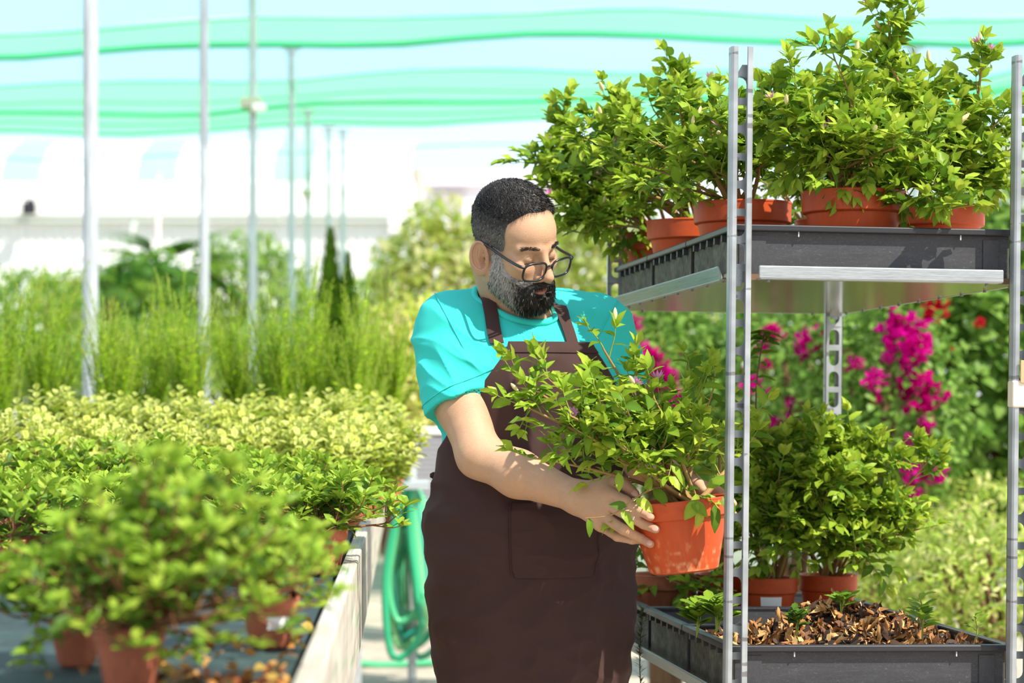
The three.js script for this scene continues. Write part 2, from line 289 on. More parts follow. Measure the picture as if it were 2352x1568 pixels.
function pot(root, R, H, mat = potM, tilt) {
  const p = add(root, 'pot', potGeo(R, H), mat); const s = add(root, 'soil', soilGeo(R * 0.93, H * 0.9), soilM);
  if (tilt) { p.rotation.z = s.rotation.z = tilt; }
  return p;
}

// ---------------------------------------------------------------- leaves and shrubs
// a folded, curled leaf of unit length along +z, its upper face to +y
function leafGeo({ w = 0.26, fold = 0.25, curl = 0.25, n = 4, peak = 0.45, rib = [1.25, 1.15, 0.9], edge = [1, 1, 1], wave = 0, flatTip = false }) {
  const pos = [], col = [], idx = [], uv = [];
  for (let i = 0; i <= n; i++) {
    const t = i / n, prof = Math.pow(Math.sin(Math.PI * Math.pow(t, Math.log(0.5) / Math.log(peak))), flatTip ? 0.55 : 0.85), hw = Math.max(0.012, w * prof), y = -curl * t * t + 0.1 * curl, wv = wave * Math.sin(t * 9);
    for (const s of [-1, 0, 1]) { pos.push(s * hw, y + Math.abs(s) * (hw * fold + wv * s), t * (1 - 0.08 * curl)); col.push(...(s ? edge : rib)); uv.push(s * 0.5 + 0.5, t); }
    if (i < n) { const k = i * 3; for (const s of [0, 1]) idx.push(k + s, k + s + 3, k + s + 1, k + s + 1, k + s + 3, k + s + 4); }
  }
  const g = new THREE.BufferGeometry(); g.setAttribute('position', new THREE.Float32BufferAttribute(pos, 3)); g.setAttribute('color', new THREE.Float32BufferAttribute(col, 3)); g.setAttribute('uv', new THREE.Float32BufferAttribute(uv, 2)); g.setIndex(idx); g.computeVertexNormals(); return g;
}
const leafMat = (r, g, b, coat = 0.35, tr = 0.38) => phys(new THREE.Color().setRGB(r, g, b), 1, { vertexColors: true, transmission: tr, thickness: 0, clearcoat: coat, clearcoatRoughness: 0.38, specularIntensity: 0, side: THREE.DoubleSide });
const KINDS = {
  star: { geos: [leafGeo({ w: 0.25, curl: 0.3 }), leafGeo({ w: 0.29, curl: 0.12, fold: 0.35, wave: 0.05 }), leafGeo({ w: 0.22, curl: 0.45, fold: 0.15, wave: 0.04 })], mats: [[0.13, 0.25, 0.022], [0.20, 0.34, 0.032], [0.28, 0.43, 0.045], [0.10, 0.21, 0.025], [0.37, 0.49, 0.06]], len: [0.030, 0.046] },
  azalea: { geos: [leafGeo({ w: 0.19, curl: 0.2, peak: 0.58, fold: 0.3 }), leafGeo({ w: 0.22, curl: 0.05, peak: 0.58, fold: 0.2 })], mats: [[0.11, 0.22, 0.026], [0.16, 0.30, 0.035], [0.24, 0.40, 0.045], [0.085, 0.18, 0.03], [0.33, 0.46, 0.06]], len: [0.026, 0.040] },
  hebe: { geos: [leafGeo({ w: 0.24, curl: 0.25, peak: 0.55, flatTip: true, fold: 0.3, rib: [0.35, 0.55, 0.2] }), leafGeo({ w: 0.27, curl: 0.1, peak: 0.55, flatTip: true, rib: [0.45, 0.62, 0.25] })], mats: [[0.56, 0.6, 0.09], [0.78, 0.76, 0.2], [0.34, 0.45, 0.06], [0.9, 0.86, 0.34]], len: [0.03, 0.044] },
  ivy: { geos: [leafGeo({ w: 0.42, curl: 0.2, peak: 0.35, fold: 0.2 })], mats: [[0.09, 0.2, 0.03], [0.15, 0.29, 0.05], [0.2, 0.35, 0.08]], len: [0.05, 0.075] },
  sunny: { geos: [leafGeo({ w: 0.24, curl: 0.3 })], mats: [[0.5, 0.56, 0.12], [0.64, 0.64, 0.24], [0.38, 0.48, 0.08], [0.72, 0.66, 0.36]], len: [0.06, 0.09] },
  pale: { geos: [leafGeo({ w: 0.2, curl: 0.3 })], mats: [[0.3, 0.42, 0.07], [0.42, 0.52, 0.12], [0.2, 0.33, 0.05], [0.55, 0.6, 0.25]], len: [0.05, 0.075] },
};
for (const k of Object.values(KINDS)) k.mat = k.mats.map((c) => leafMat(...c)), k.white = leafMat(1, 1, 1);
const barkM = std(S('#a07e4a'), 0.8), barkDark = std(S('#6d5236'), 0.85), barkGreen = std(S('#8a9a3c'), 0.8), barkRed = std(S('#8a5a3a'), 0.85);
const _m = new THREE.Matrix4(), _x = V(0, 0, 0), _y = V(0, 0, 0), _z = V(0, 0, 0);
function leafMatrix(p, dir, up, len) { // leaf at p pointing along dir, its face turned towards up
  _z.copy(dir).normalize(); _x.crossVectors(up, _z); if (_x.lengthSq() < 1e-6) _x.set(1, 0, 0); _x.normalize(); _y.crossVectors(_z, _x);
  return new THREE.Matrix4().makeBasis(_x.clone().multiplyScalar(len), _y.clone().multiplyScalar(len), _z.clone().multiplyScalar(len)).setPosition(p);
}
// leaves: list of { m: matrix in the plant's own axes, k: geometry, c: colour }; the nearest become parts, the rest one part
const camAt = camera.position.clone();
function putLeaves(root, kind, leaves, most = 300, name = 'leaf', R = rng(5)) {
  const K = KINDS[kind], at = root.position, q = V(0, 0, 0);
  for (const l of leaves) { q.setFromMatrixPosition(l.m).add(at); l.d = q.distanceTo(camAt) - (l.len ?? 0) * 0.5; }
  leaves.sort((a, b) => a.d - b.d);
  const own = leaves.slice(0, most), rest = leaves.slice(most);
  for (const l of own) { const m = new THREE.Mesh(K.geos[l.k % K.geos.length], K.mat[l.c % K.mat.length]); m.name = name; m.applyMatrix4(l.m); root.add(m); }
  K.geos.forEach((g, gi) => {
    const r = rest.filter((l) => l.k % K.geos.length === gi); if (!r.length) return;
    const im = new THREE.InstancedMesh(g, K.white, r.length); im.name = 'foliage'; im.userData.kind = 'stuff';
    r.forEach((l, i) => { im.setMatrixAt(i, l.m); const c = K.mats[l.c % K.mats.length]; im.setColorAt(i, new THREE.Color().setRGB(...c)); });
    root.add(im);
  });
}
const rdir = (R) => { const z = R() * 2 - 1, a = R() * Math.PI * 2, s = Math.sqrt(1 - z * z); return V(s * Math.cos(a), z, s * Math.sin(a)); };
// a branching shrub: tips in world space, base the soil; all geometry goes into root's axes
function branchShrub(root, base, tips, o) {
  const R = rng(o.seed), at = root.position, leaves = [], wood = [], twigs = [], ends = [];
  const K = KINDS[o.kind], up = V(0, 1, 0);
  const leaf = (p, dir, len, young) => {
    const n = up.clone().multiplyScalar(1.1).addScaledVector(rdir(R), 0.75).add(V(0.1, 0, 0.15));
    leaves.push({ m: leafMatrix(p.clone().sub(at), dir, n, len), k: Math.floor(R() * 9), c: young ? (R() < 0.5 ? 2 : 4) : Math.floor(R() * (K.mats.length - 1)), len });
  };
  const grow = (p0, dir, L, r, depth) => { // one twig with its leaves
    const pts = [p0.clone()], d = dir.clone().normalize(), n = 3; let p = p0.clone();
    for (let i = 0; i < n; i++) { d.addScaledVector(rdir(R), 0.22).addScaledVector(up, o.rise ?? 0.1).normalize(); p = p.clone().addScaledVector(d, L / n); pts.push(p); }
    twigs.push(tube(pts.map((q) => q.clone().sub(at)), (t) => r * (1 - 0.55 * t), 4, 4, false));
    const c = new THREE.CatmullRomCurve3(pts), step = o.step ?? 0.015, m = Math.max(3, Math.floor(L / step)); let ang = R() * 6.28;
    for (let i = 1; i <= m; i++) {
      const t = 0.15 + 0.85 * i / m, q = c.getPoint(Math.min(1, t)), T = c.getTangent(Math.min(1, t)); ang += o.whorl ? 2.4 : 2.55 + R() * 0.6;
      const side = V(Math.cos(ang), 0.25, Math.sin(ang)); side.addScaledVector(T, -side.dot(T)).normalize();
      const len = lerp(K.len[0], K.len[1], R()) * (o.leafScale ?? 1) * (t > 0.9 ? 0.75 : 1);
      leaf(q, side.multiplyScalar(0.85).addScaledVector(T, 0.55).add(V(0, -0.12 * R(), 0)), len, t > 0.8);
    }
    const e = c.getPoint(1), T = c.getTangent(1);
    const nt = o.whorl ?? 3; for (let i = 0; i < nt; i++) { const a = i / nt * 6.28 + R(), s = V(Math.cos(a), 0.35, Math.sin(a)); leaf(e, s.multiplyScalar(o.whorl ? 0.75 : 0.45).addScaledVector(T, o.whorl ? 0.5 : 1), lerp(K.len[0], K.len[1], R()) * (o.leafScale ?? 1) * 0.85, true); }
    ends.push([e, T]);
    if (depth > 0) for (let k = 0; k < 1 + R() * 1.6; k++) { const t = 0.25 + R() * 0.6, q = c.getPoint(t); grow(q, c.getTangent(t).multiplyScalar(0.7).add(rdir(R).multiplyScalar(0.9)), L * (0.45 + R() * 0.3), r * 0.6, depth - 1); }
  };
  tips.forEach((tip, bi) => {
    const a = base.clone().add(V((R() - 0.5) * 0.05, 0, (R() - 0.5) * 0.05)), L = a.distanceTo(tip), out = tip.clone().sub(a);
    const bend = o.bend ?? 0.12, mid1 = a.clone().addScaledVector(out, 0.3).add(V((R() - 0.5) * 0.06 * L * 3, bend * L * 0.6, (R() - 0.5) * 0.06)), mid2 = a.clone().addScaledVector(out, 0.66).add(V((R() - 0.5) * 0.05, bend * L * 0.5, (R() - 0.5) * 0.05));
    const pts = [a, mid1, mid2, tip], r0 = (o.r ?? 0.0055) * (0.75 + R() * 0.5);
    wood.push([tube(pts.map((q) => q.clone().sub(at)), (t) => r0 * (1 - 0.72 * t), 6, 12, false), bi]);
    const c = new THREE.CatmullRomCurve3(pts, false, 'centripetal'), n = Math.max(4, Math.round(L / (o.gap ?? 0.034))), t0 = o.bare ?? 0.28;
    for (let i = 0; i < n; i++) {
      const t = t0 + (1 - t0) * (i + R() * 0.7) / n, q = c.getPoint(Math.min(1, t)), T = c.getTangent(Math.min(1, t)), d = T.multiplyScalar(0.55).add(rdir(R).multiplyScalar(0.95)).add(V(0, 0.22, 0.1));
      grow(q, d, lerp(o.twig?.[0] ?? 0.05, o.twig?.[1] ?? 0.11, R()) * (1.15 - 0.45 * t), 0.0016, o.depth ?? 0);
    }
    grow(c.getPoint(0.97), c.getTangent(1), 0.06, 0.0016, 0);
  });
  for (const [g, bi] of wood) add(root, 'branch', g, o.bark ?? barkM);
  const tw = add(root, 'twigs', mergeGeometries(twigs), o.twigMat ?? barkGreen); tw.userData.kind = 'stuff';
  return { leaves, ends, R };
}
// the small parts of the star-flowered shrub: cream buds, purple star flowers
const petalGeo = leafGeo({ w: 0.16, curl: -0.35, n: 3, rib: [1.2, 1.2, 1.2] });
const petalM = phys(S('#d58fc4'), 1, { vertexColors: true, transmission: 0.3, thickness: 0, specularIntensity: 0.2 }), budM = phys(S('#ead9a4'), 1, { transmission: 0.15, thickness: 0 }), eyeM = std(S('#f1e08a'), 0.7), fruitM = std(S('#8aa63c'), 0.6);
const budGeo = lathe([[0, 0], [0.0022, 0.001], [0.0034, 0.006], [0.0036, 0.011], [0.0024, 0.017], [0, 0.021]], 8), fruitGeo = new THREE.SphereGeometry(0.005, 8, 6);
const flowerGeo = mergeGeometries(Array.from({ length: 9 }, (_, i) => petalGeo.clone().scale(0.016, 0.016, 0.016).rotateX(-0.6).rotateY(i / 9 * 6.283)));
function bloom(root, ends, R, nb, nf) {
  const pick = ends.filter(([e]) => true).sort((a, b) => (b[0].y * 1.2 + b[0].z) - (a[0].y * 1.2 + a[0].z)).slice(0, Math.ceil(ends.length * 0.5)), at = root.position;
  const take = () => pick.splice(Math.floor(R() * pick.length), 1)[0];
  for (let i = 0; i < nb + nf && pick.length; i++) {
    const [e, T] = take(), q = new THREE.Quaternion().setFromUnitVectors(V(0, 1, 0), T.clone().add(V((R() - 0.5) * 0.5, 0.6, (R() - 0.5) * 0.5)).normalize()), tip = V(0, 0.012 + R() * 0.012, 0).applyQuaternion(q).add(e).sub(at);
    const isF = i < nf, m = new THREE.Mesh(isF ? flowerGeo : R() < 0.75 ? budGeo : fruitGeo, isF ? petalM : budM); if (m.geometry === fruitGeo) m.material = fruitM;
    m.name = isF ? 'flower' : m.geometry === fruitGeo ? 'fruit' : 'flower_bud'; m.position.copy(tip); m.quaternion.copy(q); m.scale.setScalar(0.9 + R() * 0.4); root.add(m);
    if (isF) { const c = new THREE.Mesh(fruitGeo, eyeM); c.name = 'flower_eye'; c.scale.setScalar(0.5); c.position.y = 0.003; m.add(c); }
    const st = tube([e.clone().sub(at), tip], 0.0009, 4, 2, false); add(root, 'flower_stalk', st, barkGreen);
  }
}
function starShrub(label, px, d, yb, R, H, tips, o, group) {
  const root = thing('potted_star_shrub', label, 'potted plant', V(X(px, d), yb, -d), group);
  if (o.world) root.position.copy(o.world);
  const p = pot(root, R, H, o.mat, o.tilt);
  const base = root.position.clone().add(V(0, H * 0.92, 0));
  const pts = tips.map(([x, y, dd]) => P(x, y < 60 ? y + 18 : y < 270 ? y + (o.drop ?? 0) : y - (o.drop ? 8 : 0), dd));
  const { leaves, ends, R: rn } = branchShrub(root, base, pts, { kind: 'star', seed: o.seed, ...o });
  putLeaves(root, 'star', leaves, o.most ?? 300);
  if (o.bloom) bloom(root, ends, rn, ...o.bloom);
  return { root, p };
}
const HP = 'star shrubs on the upper shelf', LP = 'star shrubs on the lower shelf';
starShrub('potted shrub with wide clay pot at the front of the upper shelf', 1960, 4.46, FL1, 0.1, 0.166, [[1915, 95, 4.4], [1828, 165, 4.36], [1765, 215, 4.4], [1885, 260, 4.32], [2075, 250, 4.34], [1990, 215, 4.5], [1800, 320, 4.36], [2130, 330, 4.4], [1865, 350, 4.32], [1980, 330, 4.3], [2060, 345, 4.3], [2165, 440, 4.32], [2185, 490, 4.3], [1740, 290, 4.5]], { seed: 11, drop: 36, twig: [0.045, 0.09], bloom: [7, 4], gap: 0.026, depth: 1 }, HP);
starShrub('potted shrub behind the left front post on the upper shelf', 1705, 4.70, FL1, 0.1, 0.166, [[1640, 200, 4.62], [1560, 215, 4.66], [1700, 215, 4.7], [1760, 190, 4.6], [1490, 330, 4.62], [1520, 440, 4.56], [1790, 290, 4.65], [1655, 290, 4.56], [1600, 330, 4.54], [1440, 380, 4.7], [1760, 380, 4.6], [1640, 400, 4.54]], { seed: 12, drop: 36, twig: [0.045, 0.09], bloom: [6, 4], gap: 0.046, depth: 1 }, HP);
starShrub('potted shrub with one tall upright shoot at the right of the upper shelf', 2150, 4.78, FL1, 0.1, 0.166, [[2040, 14, 4.62], [2046, 120, 4.6], [2038, 200, 4.6], [2255, 112, 4.66], [2295, 240, 4.66], [2325, 350, 4.74], [2130, 190, 4.7], [2200, 290, 4.62], [2285, 440, 4.68], [2245, 380, 4.62], [2120, 270, 4.6]], { seed: 13, drop: 36, twig: [0.045, 0.09], bloom: [5, 3], gap: 0.028, depth: 1, r: 0.007 }, HP);
starShrub('leafy potted shrub third from the front along the left upper shelf', 1588, 5.14, FL1, 0.1, 0.166, [[1405, 195, 5.05], [1335, 320, 5.0], [1450, 240, 5.0], [1545, 130, 5.1], [1500, 215, 5.06], [1390, 400, 4.98], [1460, 440, 4.96], [1330, 400, 5.1], [1580, 190, 5.1], [1380, 260, 5.1]], { seed: 14, drop: 36, twig: [0.045, 0.09], bloom: [7, 4], gap: 0.034, depth: 1 }, HP);
starShrub('rearmost left potted shrub on the upper shelf, overhanging the man', 1520, 5.50, FL1, 0.1, 0.166, [[1228, 378, 5.3], [1296, 290, 5.36], [1255, 425, 5.3], [1310, 480, 5.3], [1340, 545, 5.26], [1420, 290, 5.4], [1290, 360, 5.34], [1390, 330, 5.3], [1360, 440, 5.3], [1330, 510, 5.3]], { seed: 15, drop: 36, twig: [0.045, 0.09], bloom: [8, 5], gap: 0.030, depth: 1 }, HP);
starShrub('potted shrub hidden deep in the middle of the upper shelf', 1930, 5.12, FL1, 0.1, 0.166, [[1880, 180, 5.0], [2060, 150, 5.0], [1960, 160, 5.1], [1830, 230, 5.0], [2140, 220, 5.1], [1920, 300, 5.0], [1800, 380, 5.0], [2010, 380, 5.0], [1870, 420, 4.98]], { seed: 16, drop: 36, twig: [0.045, 0.09], most: 120, gap: 0.030, depth: 1 }, HP);
starShrub('rear right potted shrub on the upper shelf behind the others', 1850, 5.45, FL1, 0.1, 0.166, [[1760, 220, 5.4], [1900, 230, 5.4], [1990, 260, 5.4], [1720, 330, 5.4], [1830, 330, 5.3], [1740, 420, 5.3], [2090, 330, 5.4]], { seed: 17, drop: 36, twig: [0.045, 0.09], most: 60, gap: 0.036 }, HP);

// the plant in the man's hands
const HPX = 1572, HD = 4.395, HELD = P(HPX, 1312, HD), HR = 0.1, HH = 0.138, HTILT = 0.1;
{
  const { root, p } = starShrub('potted shrub held in both hands beside the trolley post', HPX, HD, 0, HR, HH, [[1185, 868, 4.28], [1200, 930, 4.24], [1385, 800, 4.32], [1250, 860, 4.26], [1235, 1052, 4.3], [1460, 855, 4.34], [1585, 862, 4.42], [1640, 890, 4.42], [1300, 950, 4.2], [1370, 900, 4.26], [1500, 910, 4.3], [1420, 1010, 4.22], [1440, 940, 4.22], [1700, 1040, 4.44], [1720, 960, 4.5], [1560, 960, 4.3], [1610, 1000, 4.3], [1350, 1000, 4.22], [1530, 1010, 4.28]], { seed: 21, world: HELD, tilt: HTILT, bloom: [4, 3], gap: 0.036, bare: 0.3, bend: 0.05, most: 300, leafScale: 1.0, r: 0.0062 }, 'plants the man is moving');
  // a low shoot that hangs over the hand
  const at = root.position, c = [P(1560, 1118, 4.36), P(1500, 1122, 4.31), P(1462, 1142, 4.275), P(1405, 1182, 4.27), P(1345, 1190, 4.285)];
  add(root, 'branch', tube(c.map((q) => q.clone().sub(at)), (t) => 0.0028 * (1 - 0.6 * t), 6, 20), barkM);
  const L = [[1500, 1122, 4.31, 0.5, -0.5, 0.045], [1488, 1128, 4.3, 0.1, 0.8, 0.03], [1425, 1172, 4.27, 0.6, -0.6, 0.042], [1440, 1162, 4.27, -0.7, 0.1, 0.034], [1460, 1145, 4.27, 0.75, -0.55, 0.042], [1352, 1190, 4.285, 0.15, -0.9, 0.034], [1585, 1150, 4.285, 0.7, -0.5, 0.045], [1600, 1150, 4.285, -0.4, -0.6, 0.045], [1640, 1160, 4.29, 0.1, -0.8, 0.05], [1610, 1170, 4.28, -0.2, -0.9, 0.036], [1660, 1140, 4.29, 0.4, -0.7, 0.045], [1625, 1120, 4.29, 0.5, 0.4, 0.05], [1420, 1085, 4.27, 0.1, -0.9, 0.036]];
  L.forEach(([x, y, d, dx, dy, len], i) => { const m = new THREE.Mesh(KINDS.star.geos[i % 3], KINDS.star.mat[i % 5]); m.name = 'leaf'; m.applyMatrix4(leafMatrix(P(x, y, d).sub(at), V(dx, dy, 0.35), V(-dy * 0.3, 0.4 + dx * 0.3, 1), len)); root.add(m); });
}
// lower shelf
starShrub('shrub in a clay pot with a white label on the lower shelf', 1766, 5.28, FL0, 0.066, 0.142, [[1740, 1020, 5.2], [1800, 1040, 5.2], [1850, 1000, 5.2], [1720, 1060, 5.2], [1880, 1050, 5.15], [1730, 1150, 5.15], [1900, 1130, 5.1], [1800, 1200, 5.1], [1790, 1090, 5.12]], { seed: 31, bloom: [4, 0], gap: 0.028, depth: 1 }, LP);
starShrub('wide shrub in the right clay pot on the lower shelf', 1902, 5.34, FL0, 0.068, 0.144, [[1955, 990, 5.25], [1880, 1000, 5.25], [2130, 1060, 5.2], [2110, 1215, 5.15], [2030, 1080, 5.2], [2060, 1180, 5.15], [1980, 1180, 5.15], [1900, 1230, 5.15], [2010, 1050, 5.2], [1930, 1090, 5.1], [2000, 1250, 5.15], [1850, 1110, 5.15]], { seed: 32, bloom: [4, 0], gap: 0.028, depth: 1 }, LP);
starShrub('shaded clay pot with drooping leaves behind the apron on the lower shelf', 1525, 5.42, FL0, 0.085, 0.14, [[1470, 1300, 5.3], [1560, 1340, 5.28], [1620, 1330, 5.28], [1480, 1250, 5.35], [1600, 1290, 5.3], [1660, 1230, 5.35], [1640, 1370, 5.2]], { seed: 33, most: 150, gap: 0.045, mat: potDull }, LP);
starShrub('clay pot half hidden behind the left front post on the lower shelf', 1660, 5.40, FL0, 0.066, 0.142, [[1690, 1100, 5.3], [1660, 1180, 5.3], [1720, 1200, 5.3], [1700, 1260, 5.25]], { seed: 34, most: 150, gap: 0.04 }, LP);
{ // paper label on the pot
  const l = scene.children.find((c) => c.userData.label?.includes('white label')); const g = new THREE.CylinderGeometry(0.0615, 0.0585, 0.028, 12, 1, true, -0.42, 0.8); g.translate(0, 0.086, 0);
  // one tall shoot that stands out under the upper shelf
  const at = l.position, sh = [P(1764, 1290, 5.28), P(1740, 1050, 5.3), P(1738, 880, 5.28), P(1756, 762, 5.26)], c = new THREE.CatmullRomCurve3(sh), R = rng(38);
  add(l, 'branch', tube(sh.map((q) => q.clone().sub(at)), (t) => 0.0035 * (1 - 0.6 * t), 6, 24), barkDark);
  for (let i = 0; i < 34; i++) { const t = i < 16 ? 0.45 + 0.5 * i / 16 : 0.93 + 0.07 * (i - 16) / 18, a = i * 2.4, m = new THREE.Mesh(KINDS.star.geos[i % 3], KINDS.star.mat[i % 2 ? 0 : 3]); m.name = 'leaf'; m.applyMatrix4(leafMatrix(c.getPoint(t).sub(at), V(Math.cos(a), 0.25 - 0.3 * R(), Math.sin(a)), V(0.1, 1, 0.4), 0.032 + 0.014 * R())); l.add(m); }
  add(l, 'paper_label', g, std(S('#f1f1ee'), 0.7, { side: THREE.DoubleSide }));
}

// ---------------------------------------------------------------- the man: distance fields meshed with surface nets
const smin = (a, b, k) => { const h = Math.max(k - Math.abs(a - b), 0) / k; return Math.min(a, b) - h * h * k * 0.25; };
const smax = (a, b, k) => -smin(-a, -b, k);
function cap(x, y, z, a, b, r1, r2) {
  const bx_ = b.x - a.x, by = b.y - a.y, bz = b.z - a.z, px = x - a.x, py = y - a.y, pz = z - a.z;
  const h = clamp((px * bx_ + py * by + pz * bz) / (bx_ * bx_ + by * by + bz * bz), 0, 1), dx = px - bx_ * h, dy = py - by * h, dz = pz - bz * h;
  return Math.sqrt(dx * dx + dy * dy + dz * dz) - (r1 + (r2 - r1) * h);
}
function ell(x, y, z, cx, cy, cz, rx, ry, rz) {
  x -= cx; y -= cy; z -= cz; const k0 = Math.hypot(x / rx, y / ry, z / rz), k1 = Math.hypot(x / (rx * rx), y / (ry * ry), z / (rz * rz));
  return k1 < 1e-9 ? -Math.min(rx, ry, rz) : k0 * (k0 - 1) / k1;
}
const sph = (x, y, z, cx, cy, cz, r) => Math.hypot(x - cx, y - cy, z - cz) - r;
function netMesh(sdf, lo, hi, cell, colorOf, eps) {
  const nx = Math.ceil((hi.x - lo.x) / cell) + 1, ny = Math.ceil((hi.y - lo.y) / cell) + 1, nzz = Math.ceil((hi.z - lo.z) / cell) + 1, F = new Float32Array(nx * ny * nzz), B = 6, half = B * cell * 0.87;
  for (let bz = 0; bz < nzz; bz += B) for (let by = 0; by < ny; by += B) for (let b = 0; b < nx; b += B) {
    const v = sdf(lo.x + (b + B / 2) * cell, lo.y + (by + B / 2) * cell, lo.z + (bz + B / 2) * cell), far = Math.abs(v) > half * 2;
    for (let k = bz; k < Math.min(bz + B, nzz); k++) for (let j = by; j < Math.min(by + B, ny); j++) for (let i = b; i < Math.min(b + B, nx); i++) F[(k * ny + j) * nx + i] = far ? v : sdf(lo.x + i * cell, lo.y + j * cell, lo.z + k * cell);
  }
  const id = new Int32Array(nx * ny * nzz).fill(-1), pos = [], idx = [], at = (i, j, k) => (k * ny + j) * nx + i, E = [[0, 1], [0, 2], [0, 4], [1, 3], [1, 5], [2, 3], [2, 6], [3, 7], [4, 5], [4, 6], [5, 7], [6, 7]], c = new Float32Array(8);
  for (let k = 0; k < nzz - 1; k++) for (let j = 0; j < ny - 1; j++) for (let i = 0; i < nx - 1; i++) {
    let mask = 0; for (let q = 0; q < 8; q++) { c[q] = F[at(i + (q & 1), j + (q >> 1 & 1), k + (q >> 2))]; if (c[q] < 0) mask |= 1 << q; }
    if (mask === 0 || mask === 255) continue;
    let sx = 0, sy = 0, sz = 0, n = 0;
    for (const [a, b] of E) if ((c[a] < 0) !== (c[b] < 0)) { const t = c[a] / (c[a] - c[b]); sx += (a & 1) + t * ((b & 1) - (a & 1)); sy += (a >> 1 & 1) + t * ((b >> 1 & 1) - (a >> 1 & 1)); sz += (a >> 2) + t * ((b >> 2) - (a >> 2)); n++; }
    id[at(i, j, k)] = pos.length / 3; pos.push(lo.x + (i + sx / n) * cell, lo.y + (j + sy / n) * cell, lo.z + (k + sz / n) * cell);
  }
  const quad = (a, b, d, e, flip) => { if (a < 0 || b < 0 || d < 0 || e < 0) return; flip ? idx.push(a, d, b, b, d, e) : idx.push(a, b, d, b, e, d); };
  for (let k = 1; k < nzz - 1; k++) for (let j = 1; j < ny - 1; j++) for (let i = 1; i < nx - 1; i++) {
    const s = F[at(i, j, k)] < 0;
    if (s !== (F[at(i + 1, j, k)] < 0)) quad(id[at(i, j - 1, k - 1)], id[at(i, j, k - 1)], id[at(i, j - 1, k)], id[at(i, j, k)], !s);
    if (s !== (F[at(i, j + 1, k)] < 0)) quad(id[at(i - 1, j, k - 1)], id[at(i - 1, j, k)], id[at(i, j, k - 1)], id[at(i, j, k)], !s);
    if (s !== (F[at(i, j, k + 1)] < 0)) quad(id[at(i - 1, j - 1, k)], id[at(i, j - 1, k)], id[at(i - 1, j, k)], id[at(i, j, k)], !s);
  }
  const e = eps ?? cell * 0.6, nor = new Float32Array(pos.length), col = colorOf ? new Float32Array(pos.length) : null, uv = new Float32Array(pos.length / 3 * 2);
  for (let v = 0; v < pos.length; v += 3) {
    const x = pos[v], y = pos[v + 1], z = pos[v + 2]; let a = sdf(x + e, y, z) - sdf(x - e, y, z), b = sdf(x, y + e, z) - sdf(x, y - e, z), d = sdf(x, y, z + e) - sdf(x, y, z - e); const l = Math.hypot(a, b, d) || 1;
    nor[v] = a / l; nor[v + 1] = b / l; nor[v + 2] = d / l; uv[v / 3 * 2] = (x + z * 0.6) * 4; uv[v / 3 * 2 + 1] = y * 4;
    if (col) { const q = colorOf(x, y, z, a / l, b / l, d / l); col[v] = q[0]; col[v + 1] = q[1]; col[v + 2] = q[2]; }
  }
  const g = new THREE.BufferGeometry(); g.setAttribute('position', new THREE.Float32BufferAttribute(pos, 3)); g.setAttribute('normal', new THREE.BufferAttribute(nor, 3)); g.setAttribute('uv', new THREE.BufferAttribute(uv, 2)); if (col) g.setAttribute('color', new THREE.BufferAttribute(col, 3)); g.setIndex(idx);
  return g;
}
// --- frames: the body's (x to his left, y up, z forward) and the head's
const BO = V(X(1215, 4.72), 0, -4.72), BY = 21 * Math.PI / 180, cB = Math.cos(BY), sB = Math.sin(BY);
const toB = (x, y, z) => { const dx = x - BO.x, dz = z - BO.z; return [dx * cB - dz * sB, y, dx * sB + dz * cB]; };
const fromB = (x, y, z) => V(BO.x + x * cB + z * sB, y, BO.z - x * sB + z * cB);
const HS = 0.9;
const HM = new THREE.Matrix4().compose(P(1184, 573, 4.62), new THREE.Quaternion().setFromEuler(new THREE.Euler(0.36, 0.77, 0.2, 'YXZ')), V(HS, HS, HS)), HMi = HM.clone().invert(), he = HMi.elements;
const HL = (x, y, z) => [he[0] * x + he[4] * y + he[8] * z + he[12], he[1] * x + he[5] * y + he[9] * z + he[13], he[2] * x + he[6] * y + he[10] * z + he[14]];
const headPt = (x, y, z) => V(x, y, z).applyMatrix4(HM);
